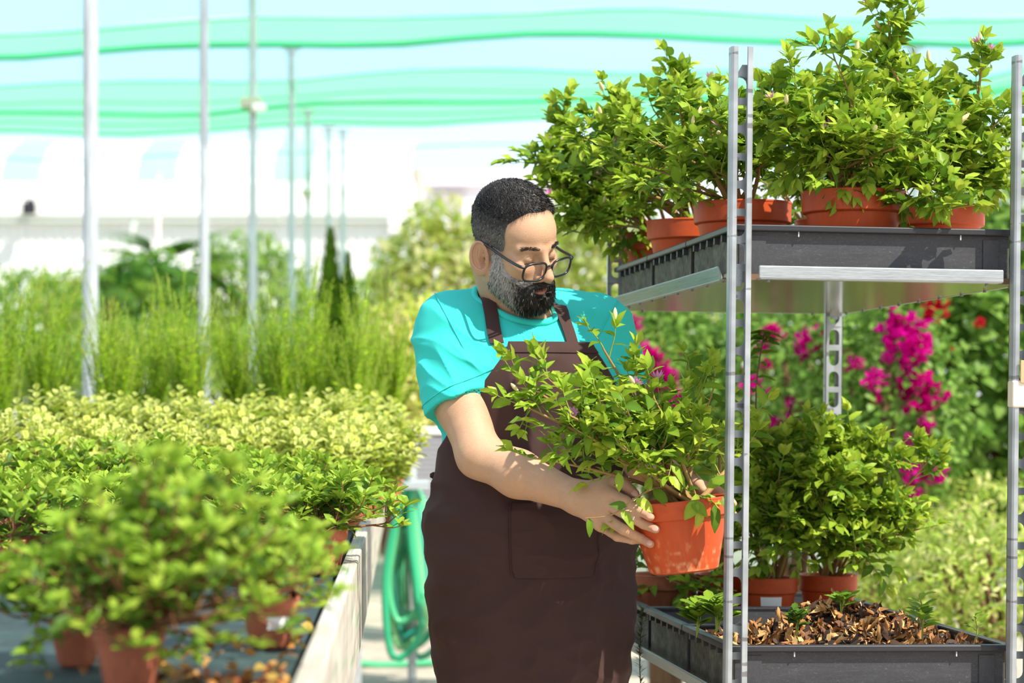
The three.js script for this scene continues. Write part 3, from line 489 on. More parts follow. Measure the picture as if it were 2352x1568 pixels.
// head in its own axes: midpoint between the ears at the origin, face towards +z
const J = { r1: V(-0.052, -0.045, 0.0), r2: V(-0.022, -0.085, 0.064), l1: V(0.052, -0.045, 0.0), l2: V(0.022, -0.085, 0.064), b0: V(0, 0.026, 0.089), b1: V(0, -0.026, 0.116) };
const brow = [V(-0.016, 0.031, 0.087), V(-0.05, 0.029, 0.066), V(0.016, 0.031, 0.087), V(0.05, 0.029, 0.066)];
const lipU = [V(-0.022, -0.0595, 0.087), V(0, -0.0575, 0.099), V(0.022, -0.0595, 0.087)], lipL = [V(-0.017, -0.067, 0.089), V(0, -0.0685, 0.0975), V(0.017, -0.067, 0.089)];
function headL(x, y, z) {
  const ax = Math.abs(x);
  let d = ell(x, y, z, 0, 0.056, -0.02, 0.076, 0.092, 0.102);
  d = smin(d, ell(x, y, z, 0, 0.052, 0.028, 0.062, 0.05, 0.064), 0.03);
  d = smin(d, ell(x, y, z, 0, -0.022, 0.026, 0.061, 0.072, 0.064), 0.03);
  d = smin(d, Math.min(cap(x, y, z, J.r1, J.r2, 0.024, 0.021), cap(x, y, z, J.l1, J.l2, 0.024, 0.021)), 0.035);
  d = smin(d, ell(x, y, z, 0, -0.09, 0.068, 0.027, 0.022, 0.022), 0.03);
  d = smin(d, ell(x, y, z, 0, -0.06, 0.067, 0.032, 0.026, 0.026), 0.02);
  d = smin(d, sph(ax, y, z, 0.044, -0.012, 0.06, 0.021), 0.025);
  d = smax(d, -sph(ax, y, z, 0.033, 0.012, 0.107, 0.02), 0.022);
  d = smin(d, Math.min(cap(x, y, z, brow[0], brow[1], 0.008, 0.007), cap(x, y, z, brow[2], brow[3], 0.008, 0.007)), 0.014);
  d = smin(d, ell(ax, y, z, 0.0315, 0.009, 0.0735, 0.016, 0.0145, 0.0145), 0.005);
  d = smin(d, cap(x, y, z, J.b0, J.b1, 0.0075, 0.0105), 0.014);
  d = smin(d, ell(x, y, z, 0, -0.029, 0.1135, 0.0125, 0.0115, 0.0125), 0.006);
  d = smin(d, ell(ax, y, z, 0.0125, -0.0345, 0.1, 0.0075, 0.0075, 0.0105), 0.006);
  d = smax(d, -ell(ax, y, z, 0.0065, -0.0445, 0.1085, 0.0035, 0.004, 0.006), 0.003);
  d = smin(d, Math.min(cap(x, y, z, lipU[0], lipU[1], 0.0035, 0.006), cap(x, y, z, lipU[1], lipU[2], 0.006, 0.0035)), 0.006);
  d = smin(d, Math.min(cap(x, y, z, lipL[0], lipL[1], 0.004, 0.0068), cap(x, y, z, lipL[1], lipL[2], 0.0068, 0.004)), 0.006);
  d = smax(d, -ell(x, y, z, 0, -0.0632, 0.103, 0.02, 0.0009, 0.008), 0.002);
  // ears: tilted shells with a hollow
  const ex = (ax - 0.076 + z * 0.35) / 1.15, ey = (y + 0.018 + z * 0.25) / 1.15, ez = (z + 0.012) / 1.15;
  let ear = ell(ex, ey, ez, 0.005, 0, -0.006, 0.0085, 0.0345, 0.0205);
  ear = smax(ear, -ell(ex, ey, ez, 0.018, 0.006, -0.0045, 0.0185, 0.0255, 0.0145), 0.002);
  ear = smin(ear, ell(ex, ey, ez, 0.001, -0.004, 0.007, 0.006, 0.0085, 0.005), 0.004);
  ear = smin(ear, ell(ex, ey, ez, 0.001, 0.006, -0.008, 0.0055, 0.017, 0.0026), 0.003);
  const ee = Math.hypot((ey - 0.006) / 0.0255, (ez + 0.0045) / 0.0145);
  ear = smax(ear, -(Math.hypot((ee - 0.83) * 0.016, ex - 0.0072) - 0.0026), 0.0015);
  d = smin(d, ear, 0.006);
  return smax(d, -ell(ex, ey, ez, 0.004, -0.006, 0.001, 0.0125, 0.0115, 0.0085), 0.003);
}
const headW = (x, y, z) => { const q = HL(x, y, z); return headL(q[0], q[1], q[2]) * HS; };
const neckA = headPt(0, -0.045, -0.045), neckB = fromB(0, 1.405, -0.035), neckC = headPt(0, -0.075, 0.01), neckD = fromB(0, 1.40, 0.03);
const neck = (x, y, z) => smin(cap(x, y, z, neckA, neckB, 0.06, 0.066), cap(x, y, z, neckC, neckD, 0.04, 0.045), 0.03);
// --- arms and hands
const AR = { s: P(1030, 785, 4.66), u: P(1060, 930, 4.60), e: P(1101, 1046, 4.545), f: P(1190, 1088, 4.50), w: P(1330, 1143, 4.43) };
const potC = HELD.clone(), potR = (y) => { const t = clamp((y - potC.y) / HH, 0, 1); return t > 0.74 ? HR : lerp(HR * 0.66, HR * 0.905, t / 0.74); };
const onPot = (px, py, off, d0 = 4.32) => { // a point against the front of the pot, off the wall by off
  let d = d0; for (let i = 0; i < 12; i++) { const p = P(px, py, d), R = potR(p.y) + off, dx = p.x - potC.x - Math.sin(HTILT) * -(p.y - potC.y); d = -(potC.z + Math.sqrt(Math.max(1e-6, R * R - dx * dx))); } return P(px, py, d);
};
const chain = (pts, rs) => pts.slice(1).map((p, i) => [pts[i], p, rs[i], rs[i + 1]]);
const RH = {
  palm: [[AR.w, P(1385, 1124, 4.385), 0.027, 0.017], [AR.w, P(1398, 1142, 4.368), 0.027, 0.018], [AR.w, P(1390, 1172, 4.372), 0.027, 0.017], [AR.w, P(1380, 1202, 4.385), 0.026, 0.016], [P(1350, 1150, 4.42), P(1392, 1165, 4.385), 0.022, 0.02]],
  fingers: [
    chain([P(1398, 1132, 4.37), P(1436, 1150, 4.335), onPot(1466, 1172, 0.009), onPot(1494, 1187, 0.0085)], [0.0115, 0.0103, 0.009, 0.0078]),
    chain([P(1396, 1158, 4.365), P(1440, 1182, 4.325), onPot(1478, 1203, 0.0095), onPot(1506, 1215, 0.009)], [0.0118, 0.0105, 0.0094, 0.0082]),
    chain([P(1388, 1186, 4.37), P(1432, 1216, 4.33), onPot(1472, 1236, 0.009), onPot(1494, 1249, 0.0085)], [0.0115, 0.0102, 0.009, 0.0078]),
    chain([P(1380, 1206, 4.39), P(1418, 1232, 4.365), P(1452, 1240, 4.36), P(1474, 1240, 4.365)], [0.0105, 0.0092, 0.008, 0.007]),
  ],
  thumb: chain([P(1352, 1132, 4.425), P(1396, 1108, 4.395), P(1434, 1112, 4.375), P(1458, 1134, 4.366)], [0.020, 0.0145, 0.0115, 0.0092]),
};
const AL = { s: P(1388, 785, 4.81), e: P(1448, 1005, 4.74), f: P(1480, 1055, 4.66), w: P(1550, 1096, 4.53) };
const LH = {
  palm: [[AL.w, P(1595, 1112, 4.48), 0.026, 0.017], [AL.w, P(1602, 1130, 4.49), 0.026, 0.018], [AL.w, P(1600, 1150, 4.5), 0.025, 0.017], [AL.w, P(1594, 1168, 4.51), 0.024, 0.015]],
  fingers: [
    chain([P(1598, 1112, 4.485), P(1640, 1122, 4.49), P(1668, 1140, 4.475), P(1684, 1156, 4.455)], [0.0115, 0.0105, 0.009, 0.0078]),
    chain([P(1602, 1134, 4.495), P(1642, 1150, 4.5), P(1672, 1168, 4.48), P(1686, 1184, 4.455)], [0.0118, 0.0105, 0.0094, 0.008]),
    chain([P(1600, 1156, 4.505), P(1636, 1178, 4.505), P(1662, 1198, 4.485), P(1674, 1214, 4.455)], [0.0115, 0.0102, 0.009, 0.0078]),
    chain([P(1594, 1172, 4.51), P(1622, 1200, 4.505), P(1644, 1222, 4.485), P(1652, 1236, 4.46)], [0.0105, 0.0092, 0.008, 0.007]),
  ],
  thumb: chain([P(1555, 1086, 4.51), P(1584, 1096, 4.47), P(1604, 1112, 4.445), P(1614, 1124, 4.425)], [0.018, 0.014, 0.011, 0.0085]),
};
function handSDF(H, x, y, z) {
  let p = 1e3; for (const [a, b, r1, r2] of H.palm) p = smin(p, cap(x, y, z, a, b, r1, r2), 0.016);
  let th = 1e3; for (const [a, b, r1, r2] of H.thumb) th = smin(th, cap(x, y, z, a, b, r1, r2), 0.004);
  p = smin(p, th, 0.012);
  for (const F of H.fingers) { let f = 1e3; for (const [a, b, r1, r2] of F) f = smin(f, cap(x, y, z, a, b, r1, r2), 0.003); p = smin(p, f, 0.005); }
  return p;
}
const armR = (x, y, z) => { let d = smin(cap(x, y, z, AR.s, AR.u, 0.044, 0.051), cap(x, y, z, AR.u, AR.e, 0.051, 0.042), 0.02); d = smin(d, cap(x, y, z, AR.e, AR.f, 0.043, 0.0445), 0.022); return smin(d, cap(x, y, z, AR.f, AR.w, 0.0445, 0.0285), 0.02); };
const armL = (x, y, z) => { let d = cap(x, y, z, AL.s, AL.e, 0.044, 0.043); d = smin(d, cap(x, y, z, AL.e, AL.f, 0.043, 0.042), 0.02); return smin(d, cap(x, y, z, AL.f, AL.w, 0.042, 0.028), 0.02); };
// --- torso in body axes, sections as flattened capsules
function torsoB(x, y, z) {
  const fl = 0.66, q = z / fl; // sections flattened front to back
  const c = (ay, ax, az, by, bx2, bz) => { const h = clamp((y - ay) / (by - ay), 0, 1), r = lerp(ax, bx2, h), zc = lerp(az, bz, h); return (Math.hypot(x, q - zc / fl, (y - ay - (by - ay) * h)) - r) * 0.8; };
  let d = smin(c(0.86, 0.178, 0.0, 1.06, 0.174, 0.012), c(1.06, 0.174, 0.012, 1.25, 0.18, 0.012), 0.05);
  d = smin(d, cap(x, y, z * 1.15, V(-0.155, 1.405, -0.02), V(0.155, 1.405, -0.025), 0.06, 0.06), 0.07);
  d = smin(d, Math.min(cap(x, y, z, V(-0.03, 1.45, -0.03), V(-0.15, 1.42, -0.022), 0.055, 0.05), cap(x, y, z, V(0.03, 1.45, -0.03), V(0.15, 1.42, -0.022), 0.055, 0.05)), 0.04);
  d = smin(d, ell(x, y, z, 0, 1.30, 0.045, 0.15, 0.1, 0.085), 0.05);
  return d;
}
const torsoW = (x, y, z) => { const q = toB(x, y, z); return torsoB(q[0], q[1], q[2]); };
const ridge = (t) => { const a = Math.abs(t); return (1 - a) * (1 - a); };
// sleeves
const dirR = AR.e.clone().sub(AR.s).normalize(), dirL = AL.e.clone().sub(AL.s).normalize();
const hemR = P(1052, 922, 4.60), hemL = P(1412, 890, 4.77), hemRn = V(0.42, -0.88, 0.2).normalize(), hemLn = dirL.clone();
const slR = { a: P(1032, 776, 4.67), b: P(1052, 925, 4.605) }, slL = { a: P(1385, 778, 4.81), b: P(1418, 905, 4.77) };
function shirtOuter(x, y, z) {
  let d = torsoW(x, y, z) - 0.006;
  d = smin(d, smax(cap(x, y, z, slR.a, slR.b, 0.070, 0.0705), (x - hemR.x) * hemRn.x + (y - hemR.y) * hemRn.y + (z - hemR.z) * hemRn.z, 0.004), 0.045);
  d = smin(d, smax(cap(x, y, z, slL.a, slL.b, 0.068, 0.069), (x - hemL.x) * hemLn.x + (y - hemL.y) * hemLn.y + (z - hemL.z) * hemLn.z, 0.004), 0.045);
  // folds
  const sl = (sstep(-0.02, -0.08, x) + sstep(0.17, 0.21, x) * 0.8) * sstep(1.22, 1.28, y) * sstep(1.4, 1.35, y), u = (x * 0.75 + y * 0.66) * 20, v = (-x * 0.66 + y * 0.75) * 6;
  const w = sl * 0.006 * ridge(clamp(nz(u, v, z * 7) * 2.1, -1, 1)) + 0.005 * ridge(nz(x * 9 + y * 13, y * 7 - x * 5, z * 6) * 1.6) + 0.0022 * nz(x * 28, y * 18, z * 22);
  return d - w + 0.003;
}
const collarC = fromB(0, 1.462, 0.012);
function shirt(x, y, z) {
  let d = shirtOuter(x, y, z);
  const o = d; d = Math.max(d, -Math.max(armR(x, y, z) - 0.0035, o + 0.004)); d = Math.max(d, -Math.max(armL(x, y, z) - 0.0035, o + 0.004));
  d = smax(d, -(neck(x, y, z) - 0.004), 0.004);
  const q = toB(x, y, z); d = smax(d, (q[1] - 1.437) + 0.55 * (q[2] - 0.0) - 0.03, 0.006);  // neckline slopes down to the front
  return Math.max(d, 0.84 - y);
}
// --- skin
const skinN = (x, y, z) => 1 + 0.05 * nz(x * 60, y * 60, z * 60) + 0.05 * nz(x * 210, y * 210, z * 210);
const skinC = [0.56, 0.33, 0.205];
const nails = [...RH.fingers.map((F) => F[2][1]), RH.thumb[2][1]];
function skinColor(x, y, z) {
  const k = skinN(x, y, z), q = HL(x, y, z); let c = [skinC[0] * k, skinC[1] * k, skinC[2] * k];
  if (Math.hypot(q[0], q[1], q[2]) < 0.2) {
    const lip = sstep(1.25, 0.8, Math.hypot(q[0] / 0.023, (q[1] + 0.063) / 0.0085)) * (q[2] > 0.085 ? 1 : 0); c = [lerp(c[0], 0.48, lip * 0.7), lerp(c[1], 0.17, lip * 0.7), lerp(c[2], 0.13, lip * 0.7)];
    const red = 0.5 * sstep(0.028, 0.01, Math.hypot(q[0], q[1] + 0.03, q[2] - 0.113)) + 0.5 * (Math.abs(q[0]) > 0.072 && q[2] < 0.005 ? 1 : 0) + 0.25 * sstep(0.03, 0.01, Math.hypot(Math.abs(q[0]) - 0.04, q[1] + 0.02, q[2] - 0.08)); c[1] *= 1 - 0.14 * red; c[2] *= 1 - 0.14 * red;
    const sc = Math.max(hairMask(q[0], q[1], q[2]), 0) * 0.7; c = c.map((v) => lerp(v, v * 0.25, sc)); // cropped roots darken the scalp
  } else for (const n of nails) { const d = Math.hypot(x - n.x, y - n.y, z - n.z); if (d < 0.022) { const t = sstep(0.022, 0.01, d); c[1] *= 1 - 0.12 * t; c[2] *= 1 - 0.1 * t; } }
  return c;
}
// where hair and beard grow, in head axes: 0..1
function hairMask(x, y, z) {
  const ax = Math.abs(x), side = sstep(0.045, 0.066, ax);
  const front = 0.113;   // hairline height on the brow, receding at the temples
  if (ax > 0.0725 && z < 0.012 && z > -0.055 && y < 0.03) return 0;
  let top = sstep(front - 0.018, front + 0.022, y + (z < 0.06 ? (0.06 - z) * 1.4 : 0));
  let lowY = z > -0.005 ? 0.012 + (z > 0.03 ? (z - 0.03) * 2.2 : 0) : z > -0.03 ? 0.034 : lerp(-0.035, 0.02, sstep(-0.06, -0.03, z));
  const sideTop = sstep(lowY - 0.006, lowY + 0.008, y) * sstep(0.046, 0.034, z + (y - 0.02) * 0.08);
  const back = z < -0.03 ? sstep(-0.05, -0.035, y) : 0;
  return clamp(Math.max(side > 0.1 ? sideTop * side : 0, top * (z > -0.03 ? 1 : 1), back, z < 0 && y > 0.05 ? 1 : 0), 0, 1);
}
function beardMask(x, y, z) {
  const ax = Math.abs(x);
  let cheek = z < 0.018 ? 0.018 : z < 0.045 ? lerp(0.018, -0.026, (z - 0.018) / 0.027) : z < 0.085 ? lerp(-0.026, -0.048, (z - 0.045) / 0.04) : -0.046;
  if (ax < 0.02) cheek = Math.min(cheek, -0.0475);
  if (ax > 0.0725 && z < 0.012) return 0;
  let m = sstep(cheek + 0.004, cheek - 0.007, y) * sstep(-0.004, 0.006, z - (y < -0.05 ? (y + 0.05) * 0.25 : 0)) * sstep(-0.14, -0.125, y);
  const lips = sstep(1.25, 0.85, Math.hypot(x / 0.024, (y + 0.063) / 0.009)); m *= 1 - lips * (z > 0.08 ? 1 : 0);
  m *= 1 - 0.6 * sstep(1.15, 0.85, Math.hypot((ax - 0.014) / 0.011, (y + 0.076) / 0.0045)) * (z > 0.08 ? 1 : 0); // bare patches beside the soul patch
  return m;
}
const browMask = (x, y, z) => { const ax = Math.abs(x), yc = 0.0335 + (ax - 0.016) * 0.06 - Math.max(0, ax - 0.04) * 0.35; return z > 0.05 ? sstep(0.012, 0.017, ax) * sstep(0.057, 0.05, ax) * sstep(0.0062, 0.003, Math.abs(y - yc)) : 0; };
const shell = (mask, thick) => (x, y, z) => { const q = HL(x, y, z), h = headL(q[0], q[1], q[2]); if (Math.abs(h) > 0.03) return h * HS; return (h - (thick(...q) + 0.002) * mask(...q) + 0.002) * HS; };

const man = thing('person', 'bearded man in turquoise T-shirt, brown apron and glasses holding a potted shrub', 'person', null);
const skinT = tex(512, 512, (u, v) => 0.5 + 0.3 * nz(u * 120, v * 120, 3) + 0.2 * nz(u * 40, v * 40, 9), [3, 3], false);
const skinM = phys(S('#ffffff'), 0.5, { vertexColors: true, bumpMap: skinT, bumpScale: 0.0006, specularIntensity: 0.6, sheen: 0.2, sheenColor: S('#ffd8c0') });
{
  const bodyW = (x, y, z) => smin(headW(x, y, z), neck(x, y, z), 0.03);
  const armRW = (x, y, z) => smin(armR(x, y, z), handSDF(RH, x, y, z), 0.012), armLW = (x, y, z) => smin(armL(x, y, z), handSDF(LH, x, y, z), 0.012);
  const hc = headPt(0, 0.01, 0);
  const gh = netMesh(bodyW, V(hc.x - 0.17, 1.36, hc.z - 0.17), V(hc.x + 0.17, hc.y + 0.18, hc.z + 0.17), 0.0021, skinColor, 0.0012);
  const lo = V(AR.s.x - 0.08, 0.9, -4.8), ga = netMesh(armRW, V(X(985, 4.6), CAMY - 330 * 4.4 / FP, -4.72), V(X(1530, 4.35), CAMY + 110 * 4.6 / FP, -4.28), 0.0026, skinColor, 0.0014);
  const gl = netMesh(armLW, V(X(1340, 4.8), CAMY - 320 * 4.5 / FP, -4.9), V(X(1710, 4.45), CAMY + 120 * 4.8 / FP, -4.36), 0.0034, skinColor, 0.002);
  const core = netMesh((x, y, z) => Math.max(torsoW(x, y, z) + 0.012, y - 1.42, 0.9 - y), V(BO.x - 0.3, 0.85, -5.05), V(BO.x + 0.3, 1.45, -4.4), 0.02, skinColor);
  add(man, 'body', mergeGeometries([gh, ga, gl, core]), skinM);
  // fingernails
  const nailM = phys(S('#dba58f'), 0.3, { clearcoat: 0.5 });
  const nail = (F) => { const [a, b, , r] = F[F.length - 1], t = b.clone().sub(a).normalize(), view = V(-b.x, CAMY - b.y + 0.5, -b.z).normalize(), up = view.addScaledVector(t, -view.dot(t)).normalize(), side = V(0, 0, 0).crossVectors(up, t); const g = new THREE.SphereGeometry(1, 12, 8); g.scale(r * 0.72, r * 0.2, r * 0.95); const m = new THREE.Matrix4().makeBasis(side, up, t).setPosition(b.clone().addScaledVector(up, r * 0.86).addScaledVector(t, r * 0.15)); return g.applyMatrix4(m); };
  for (const F of [...RH.fingers, RH.thumb]) add(man, 'fingernail', nail(F), nailM);
  add(man, 'ring', new THREE.TorusGeometry(0.0102, 0.0014, 8, 24).applyMatrix4(new THREE.Matrix4().lookAt(RH.fingers[1][1][0], RH.fingers[1][1][1], V(0, 1, 0)).setPosition(RH.fingers[1][1][0].clone().lerp(RH.fingers[1][1][1], 0.35))), std(S('#e8e8ea'), 0.25, { metalness: 0.9 }), 'pale metal ring');
}
const tsh = tex(256, 256, (u, v, i, j) => { const s = 0.93 + 0.05 * Math.sin(i * 1.57) * Math.sin(j * 1.57) + 0.03 * nz(u * 60, v * 60, 4); return s; }, [8, 8], false);
const shirtM = phys(S('#3bcdc2'), 0.85, { sheen: 0.3, sheenColor: S('#a0fff5'), bumpMap: tsh, bumpScale: 0.0004, specularIntensity: 0.3 });
{
  const g = netMesh(shirt, V(BO.x - 0.36, 0.86, -5.02), V(BO.x + 0.36, 1.54, -4.38), 0.0042, null, 0.003), s = add(man, 'shirt', g, shirtM);
  // neck band and hem seams
  const ring = []; for (let i = 0; i <= 40; i++) { const a = Math.PI + i / 40 * Math.PI * 2; let r = 0.03; const dx = Math.sin(a), dz = Math.cos(a); for (let k = 0; k < 60; k++) { const q = fromB(dx * r, 0, dz * r), y = 1.437 + 0.03 - 0.55 * (dz * r); q.y = y; const n = neck(q.x, q.y, q.z) - 0.008; if (n > 0) break; r += 0.002; } const q = fromB(dx * r, 1.437 + 0.026 - 0.55 * dz * r, dz * r); ring.push(q); }
  const ringOn = (c, ax, n = 48) => { const u = V(0, 0, 1).addScaledVector(ax, -ax.z).normalize(), w = V(0, 0, 0).crossVectors(ax, u), pts = []; for (let i = 0; i <= n; i++) { const a = i / n * Math.PI * 2, d = u.clone().multiplyScalar(Math.cos(a)).addScaledVector(w, Math.sin(a)); let r = 0.03; while (r < 0.12) { const q = c.clone().addScaledVector(d, r); if (shirtOuter(q.x, q.y, q.z) > 0.0004) break; r += 0.001; } pts.push(c.clone().addScaledVector(d, r)); } return pts; };
  for (const [c, ax] of [[P(1050, 770, 4.69), V(0.85, 0.45, 0).normalize()], [P(1372, 772, 4.80), V(-0.85, 0.45, 0).normalize()]]) add(s, 'armhole_seam', tube(ringOn(c, ax), 0.0013, 5, 120, false), shirtM);
  for (const [c, ax] of [[hemR.clone().addScaledVector(hemRn, -0.02), hemRn], [hemL.clone().addScaledVector(hemLn, -0.02), hemLn]]) add(s, 'hem_stitch', tube(ringOn(c, ax), 0.0011, 5, 120, false), shirtM);
  add(s, 'neck_band', tube(ring, 0.0075, 8, 80, false), shirtM);
}
// --- apron: cloth laid over the torso, its cut given by height
const apT = tex(256, 256, (u, v, i, j) => { const s = 0.9 + 0.06 * ((i + j) % 4 < 2 ? 1 : -1) + 0.04 * nz(u * 40, v * 40, 4); return s; }, [30, 30], false);
const apronM = phys(S('#44312e'), 0.8, { sheen: 0.35, sheenColor: S('#a08880'), bumpMap: apT, bumpScale: 0.0004, specularIntensity: 0.35, side: THREE.DoubleSide });
const apForm = (x, y, z) => { // body under the apron plus the hang of the skirt
  let d = torsoB(x, y, z) - 0.008; const f = 0.7, k = Math.hypot(x, (z - 0.006) / f) - lerp(0.194, 0.178, sstep(0.5, 0.98, y)); d = smin(d, Math.max(k * 0.8, y - 1.0, 0.35 - y), 0.09); return d;
};
const folds = (th, y) => 0.007 * sstep(1.12, 0.8, y) * Math.sin(th * 5 + 1.3 + 0.6 * Math.sin(y * 5)) + 0.005 * ridge(nz(th * 2.2 + y * 3, y * 9 - th, 4) * 1.7) + 0.007 * sstep(1.2, 1.05, y) * ridge(nz(th * 1.2, y * 16, 8) * 1.8);
function apronAt(th, y, off) { const dx = Math.sin(th), dz = Math.cos(th); let r = 0.42; for (let i = 0; i < 60; i++) { const d = apForm(dx * r, y, dz * r); if (d < 0.0006) break; r -= d * 0.75; } r += 0.004 + off + folds(th, y); return fromB(dx * r, y, dz * r); }
const apHalf = (y) => y > 1.365 ? 0.66 : y > 1.12 ? lerp(0.66, 1.72, Math.pow((1.365 - y) / 0.245, 1.25)) : lerp(1.72, 1.85, clamp((1.12 - y) / 0.3, 0, 1));
function sheet(nu, nv, at, th = 0.003) { // a cloth with two faces and closed edges
  const pos = [], uv = [], idx = []; const G = (nu + 1) * (nv + 1);
  for (const o of [0, -th]) for (let j = 0; j <= nv; j++) for (let i = 0; i <= nu; i++) { const p = at(i / nu, j / nv, o); pos.push(p.x, p.y, p.z); uv.push(p.x + p.z * 0.5, p.y); }
  const q = (a, b, c, d) => idx.push(a, b, c, b, d, c);
  for (let j = 0; j < nv; j++) for (let i = 0; i < nu; i++) { const a = j * (nu + 1) + i; q(a, a + 1, a + nu + 1, a + nu + 2); q(G + a, G + a + nu + 1, G + a + 1, G + a + nu + 2); }
  for (let i = 0; i < nu; i++) { q(i, G + i, i + 1, G + i + 1); const b = nv * (nu + 1) + i; q(b, b + 1, G + b, G + b + 1); }
  for (let j = 0; j < nv; j++) { const a = j * (nu + 1), b = a + nu; q(a, a + nu + 1, G + a, G + a + nu + 1); q(b, G + b, b + nu + 1, G + b + nu + 1); }
  const g = new THREE.BufferGeometry(); g.setAttribute('position', new THREE.Float32BufferAttribute(pos, 3)); g.setAttribute('uv', new THREE.Float32BufferAttribute(uv, 2)); g.setIndex(idx); g.computeVertexNormals(); return g;
}
{
  const ap = add(man, 'apron', sheet(110, 170, (u, v, o) => { const y = lerp(0.45, 1.372, v); return apronAt(lerp(-1, 1, u) * apHalf(y), y, o); }), apronM);
  add(ap, 'hem', sheet(60, 2, (u, v, o) => { const y = lerp(1.352, 1.374, v); return apronAt(lerp(-1, 1, u) * apHalf(y) * 1.0, y, 0.0028 + o); }, 0.002), apronM);
  add(ap, 'pocket', sheet(60, 50, (u, v, o) => { const y = lerp(0.905, 1.055, v), c = v < 0.12 ? 1 - (0.12 - v) * 0.6 : 1; return apronAt(lerp(-0.58, 0.52, u) * c, y, 0.0032 + o + (v > 0.93 ? 0.0015 : 0) + 0.003 * Math.sin(u * 3.14) * v); }, 0.0025), apronM);
  for (const e of [-0.58, 0.52]) add(ap, 'seam', tube(Array.from({ length: 9 }, (_, i) => apronAt(e, lerp(0.91, 1.055, i / 8), 0.0055)), 0.0011, 5, 20), apronM);
  // neck strap: a ribbon from the bib corners over the collar and round the neck
  const surf = (px, py, d0) => { let d = d0; for (let i = 0; i < 80; i++) { const p = P(px, py, d), s = Math.min(shirt(p.x, p.y, p.z), neck(p.x, p.y, p.z)); if (s < 0.0015) break; d += Math.max(0.0012, s * 0.7); } return P(px, py, d); };
  const nrm = (p) => { const e = 0.004, f = (x, y, z) => Math.min(shirtOuter(x, y, z), neck(x, y, z)); return V(f(p.x + e, p.y, p.z) - f(p.x - e, p.y, p.z), f(p.x, p.y + e, p.z) - f(p.x, p.y - e, p.z), f(p.x, p.y, p.z + e) - f(p.x, p.y, p.z - e)).normalize(); };
  const ribbon = (list, w) => {
    const c = new THREE.CatmullRomCurve3(list.map(([p]) => p)), cn = new THREE.CatmullRomCurve3(list.map(([, n]) => n)), N = 48;
    return sheet(2, N, (u, v, o) => { const p = c.getPoint(v), n = cn.getPoint(v).normalize(), T = c.getTangent(v), s = V(0, 0, 0).crossVectors(T, n).normalize(); return p.addScaledVector(s, (u - 0.5) * -w).addScaledVector(n, 0.006 + o); }, 0.0022);
  };
  const L1 = [[1141, 792], [1134, 760], [1128, 725], [1121, 690]].map(([x, y]) => { const p = surf(x, y, 4.3); return [p, nrm(p)]; });
  const back = []; for (let k = 0; k <= 10; k++) { const a = lerp(-1.9, -4.4, k / 10), dx = Math.sin(a), dz = Math.cos(a), y = 1.475 + 0.012 * Math.sin(k / 10 * Math.PI); let r = 0.02; const q = fromB(0, y, -0.03), f = fromB(dx, 0, dz).sub(fromB(0, 0, 0)); while (r < 0.16) { const p = q.clone().addScaledVector(f, r); if (Math.min(neck(p.x, p.y, p.z), shirt(p.x, p.y, p.z)) > 0.001) break; r += 0.0015; } back.push([q.clone().addScaledVector(f, r), f.clone()]); }
  const L2 = [[1284, 706], [1292, 730], [1303, 760], [1312, 790]].map(([x, y]) => { const p = surf(x, y, 4.3); return [p, nrm(p)]; });
  add(ap, 'neck_strap', ribbon([...L1, ...back, ...L2], 0.028), apronM);
  // waist ties round the back
  const tie = Array.from({ length: 13 }, (_, i) => apronAt(lerp(1.7, Math.PI * 2 - 1.7, i / 12), 1.105, 0.001)); add(ap, 'waist_tie', tube(tie, 0.007, 6, 40), apronM);
}
{ // trousers and shoes below the apron
  const trM = std(S('#3a4152'), 0.85), shM = std(S('#2b2724'), 0.6);
  const leg = (s) => [fromB(s * 0.095, 0.9, -0.01), fromB(s * 0.105, 0.5, 0.01), fromB(s * 0.11, 0.09, -0.02)];
  const Ls = [leg(-1), leg(1)];
  const f = (x, y, z) => { let d = 1e3; for (const [a, b, c] of Ls) d = Math.min(d, smin(cap(x, y, z, a, b, 0.098, 0.072), cap(x, y, z, b, c, 0.072, 0.06), 0.03)); const q = toB(x, y, z); d = smin(d, ell(q[0], q[1], q[2], 0, 0.93, -0.01, 0.175, 0.12, 0.115), 0.03); return Math.max(d, 0.07 - y, y - 1.0); };
  add(man, 'trousers', netMesh(f, V(BO.x - 0.3, 0.03, BO.z - 0.3), V(BO.x + 0.3, 1.05, BO.z + 0.3), 0.011, null), trM);
  for (const s of [-1, 1]) { const sh = (x, y, z) => { const q = toB(x, y, z); return Math.max(smin(ell(q[0], q[1], q[2], s * 0.115, 0.05, 0.09, 0.048, 0.05, 0.12), ell(q[0], q[1], q[2], s * 0.112, 0.07, -0.03, 0.045, 0.07, 0.06), 0.03), -y + 0.001); }; const c = fromB(s * 0.115, 0, 0.05); add(man, 'shoe', netMesh(sh, V(c.x - 0.2, -0.01, c.z - 0.2), V(c.x + 0.2, 0.17, c.z + 0.2), 0.008, null), shM); }
}
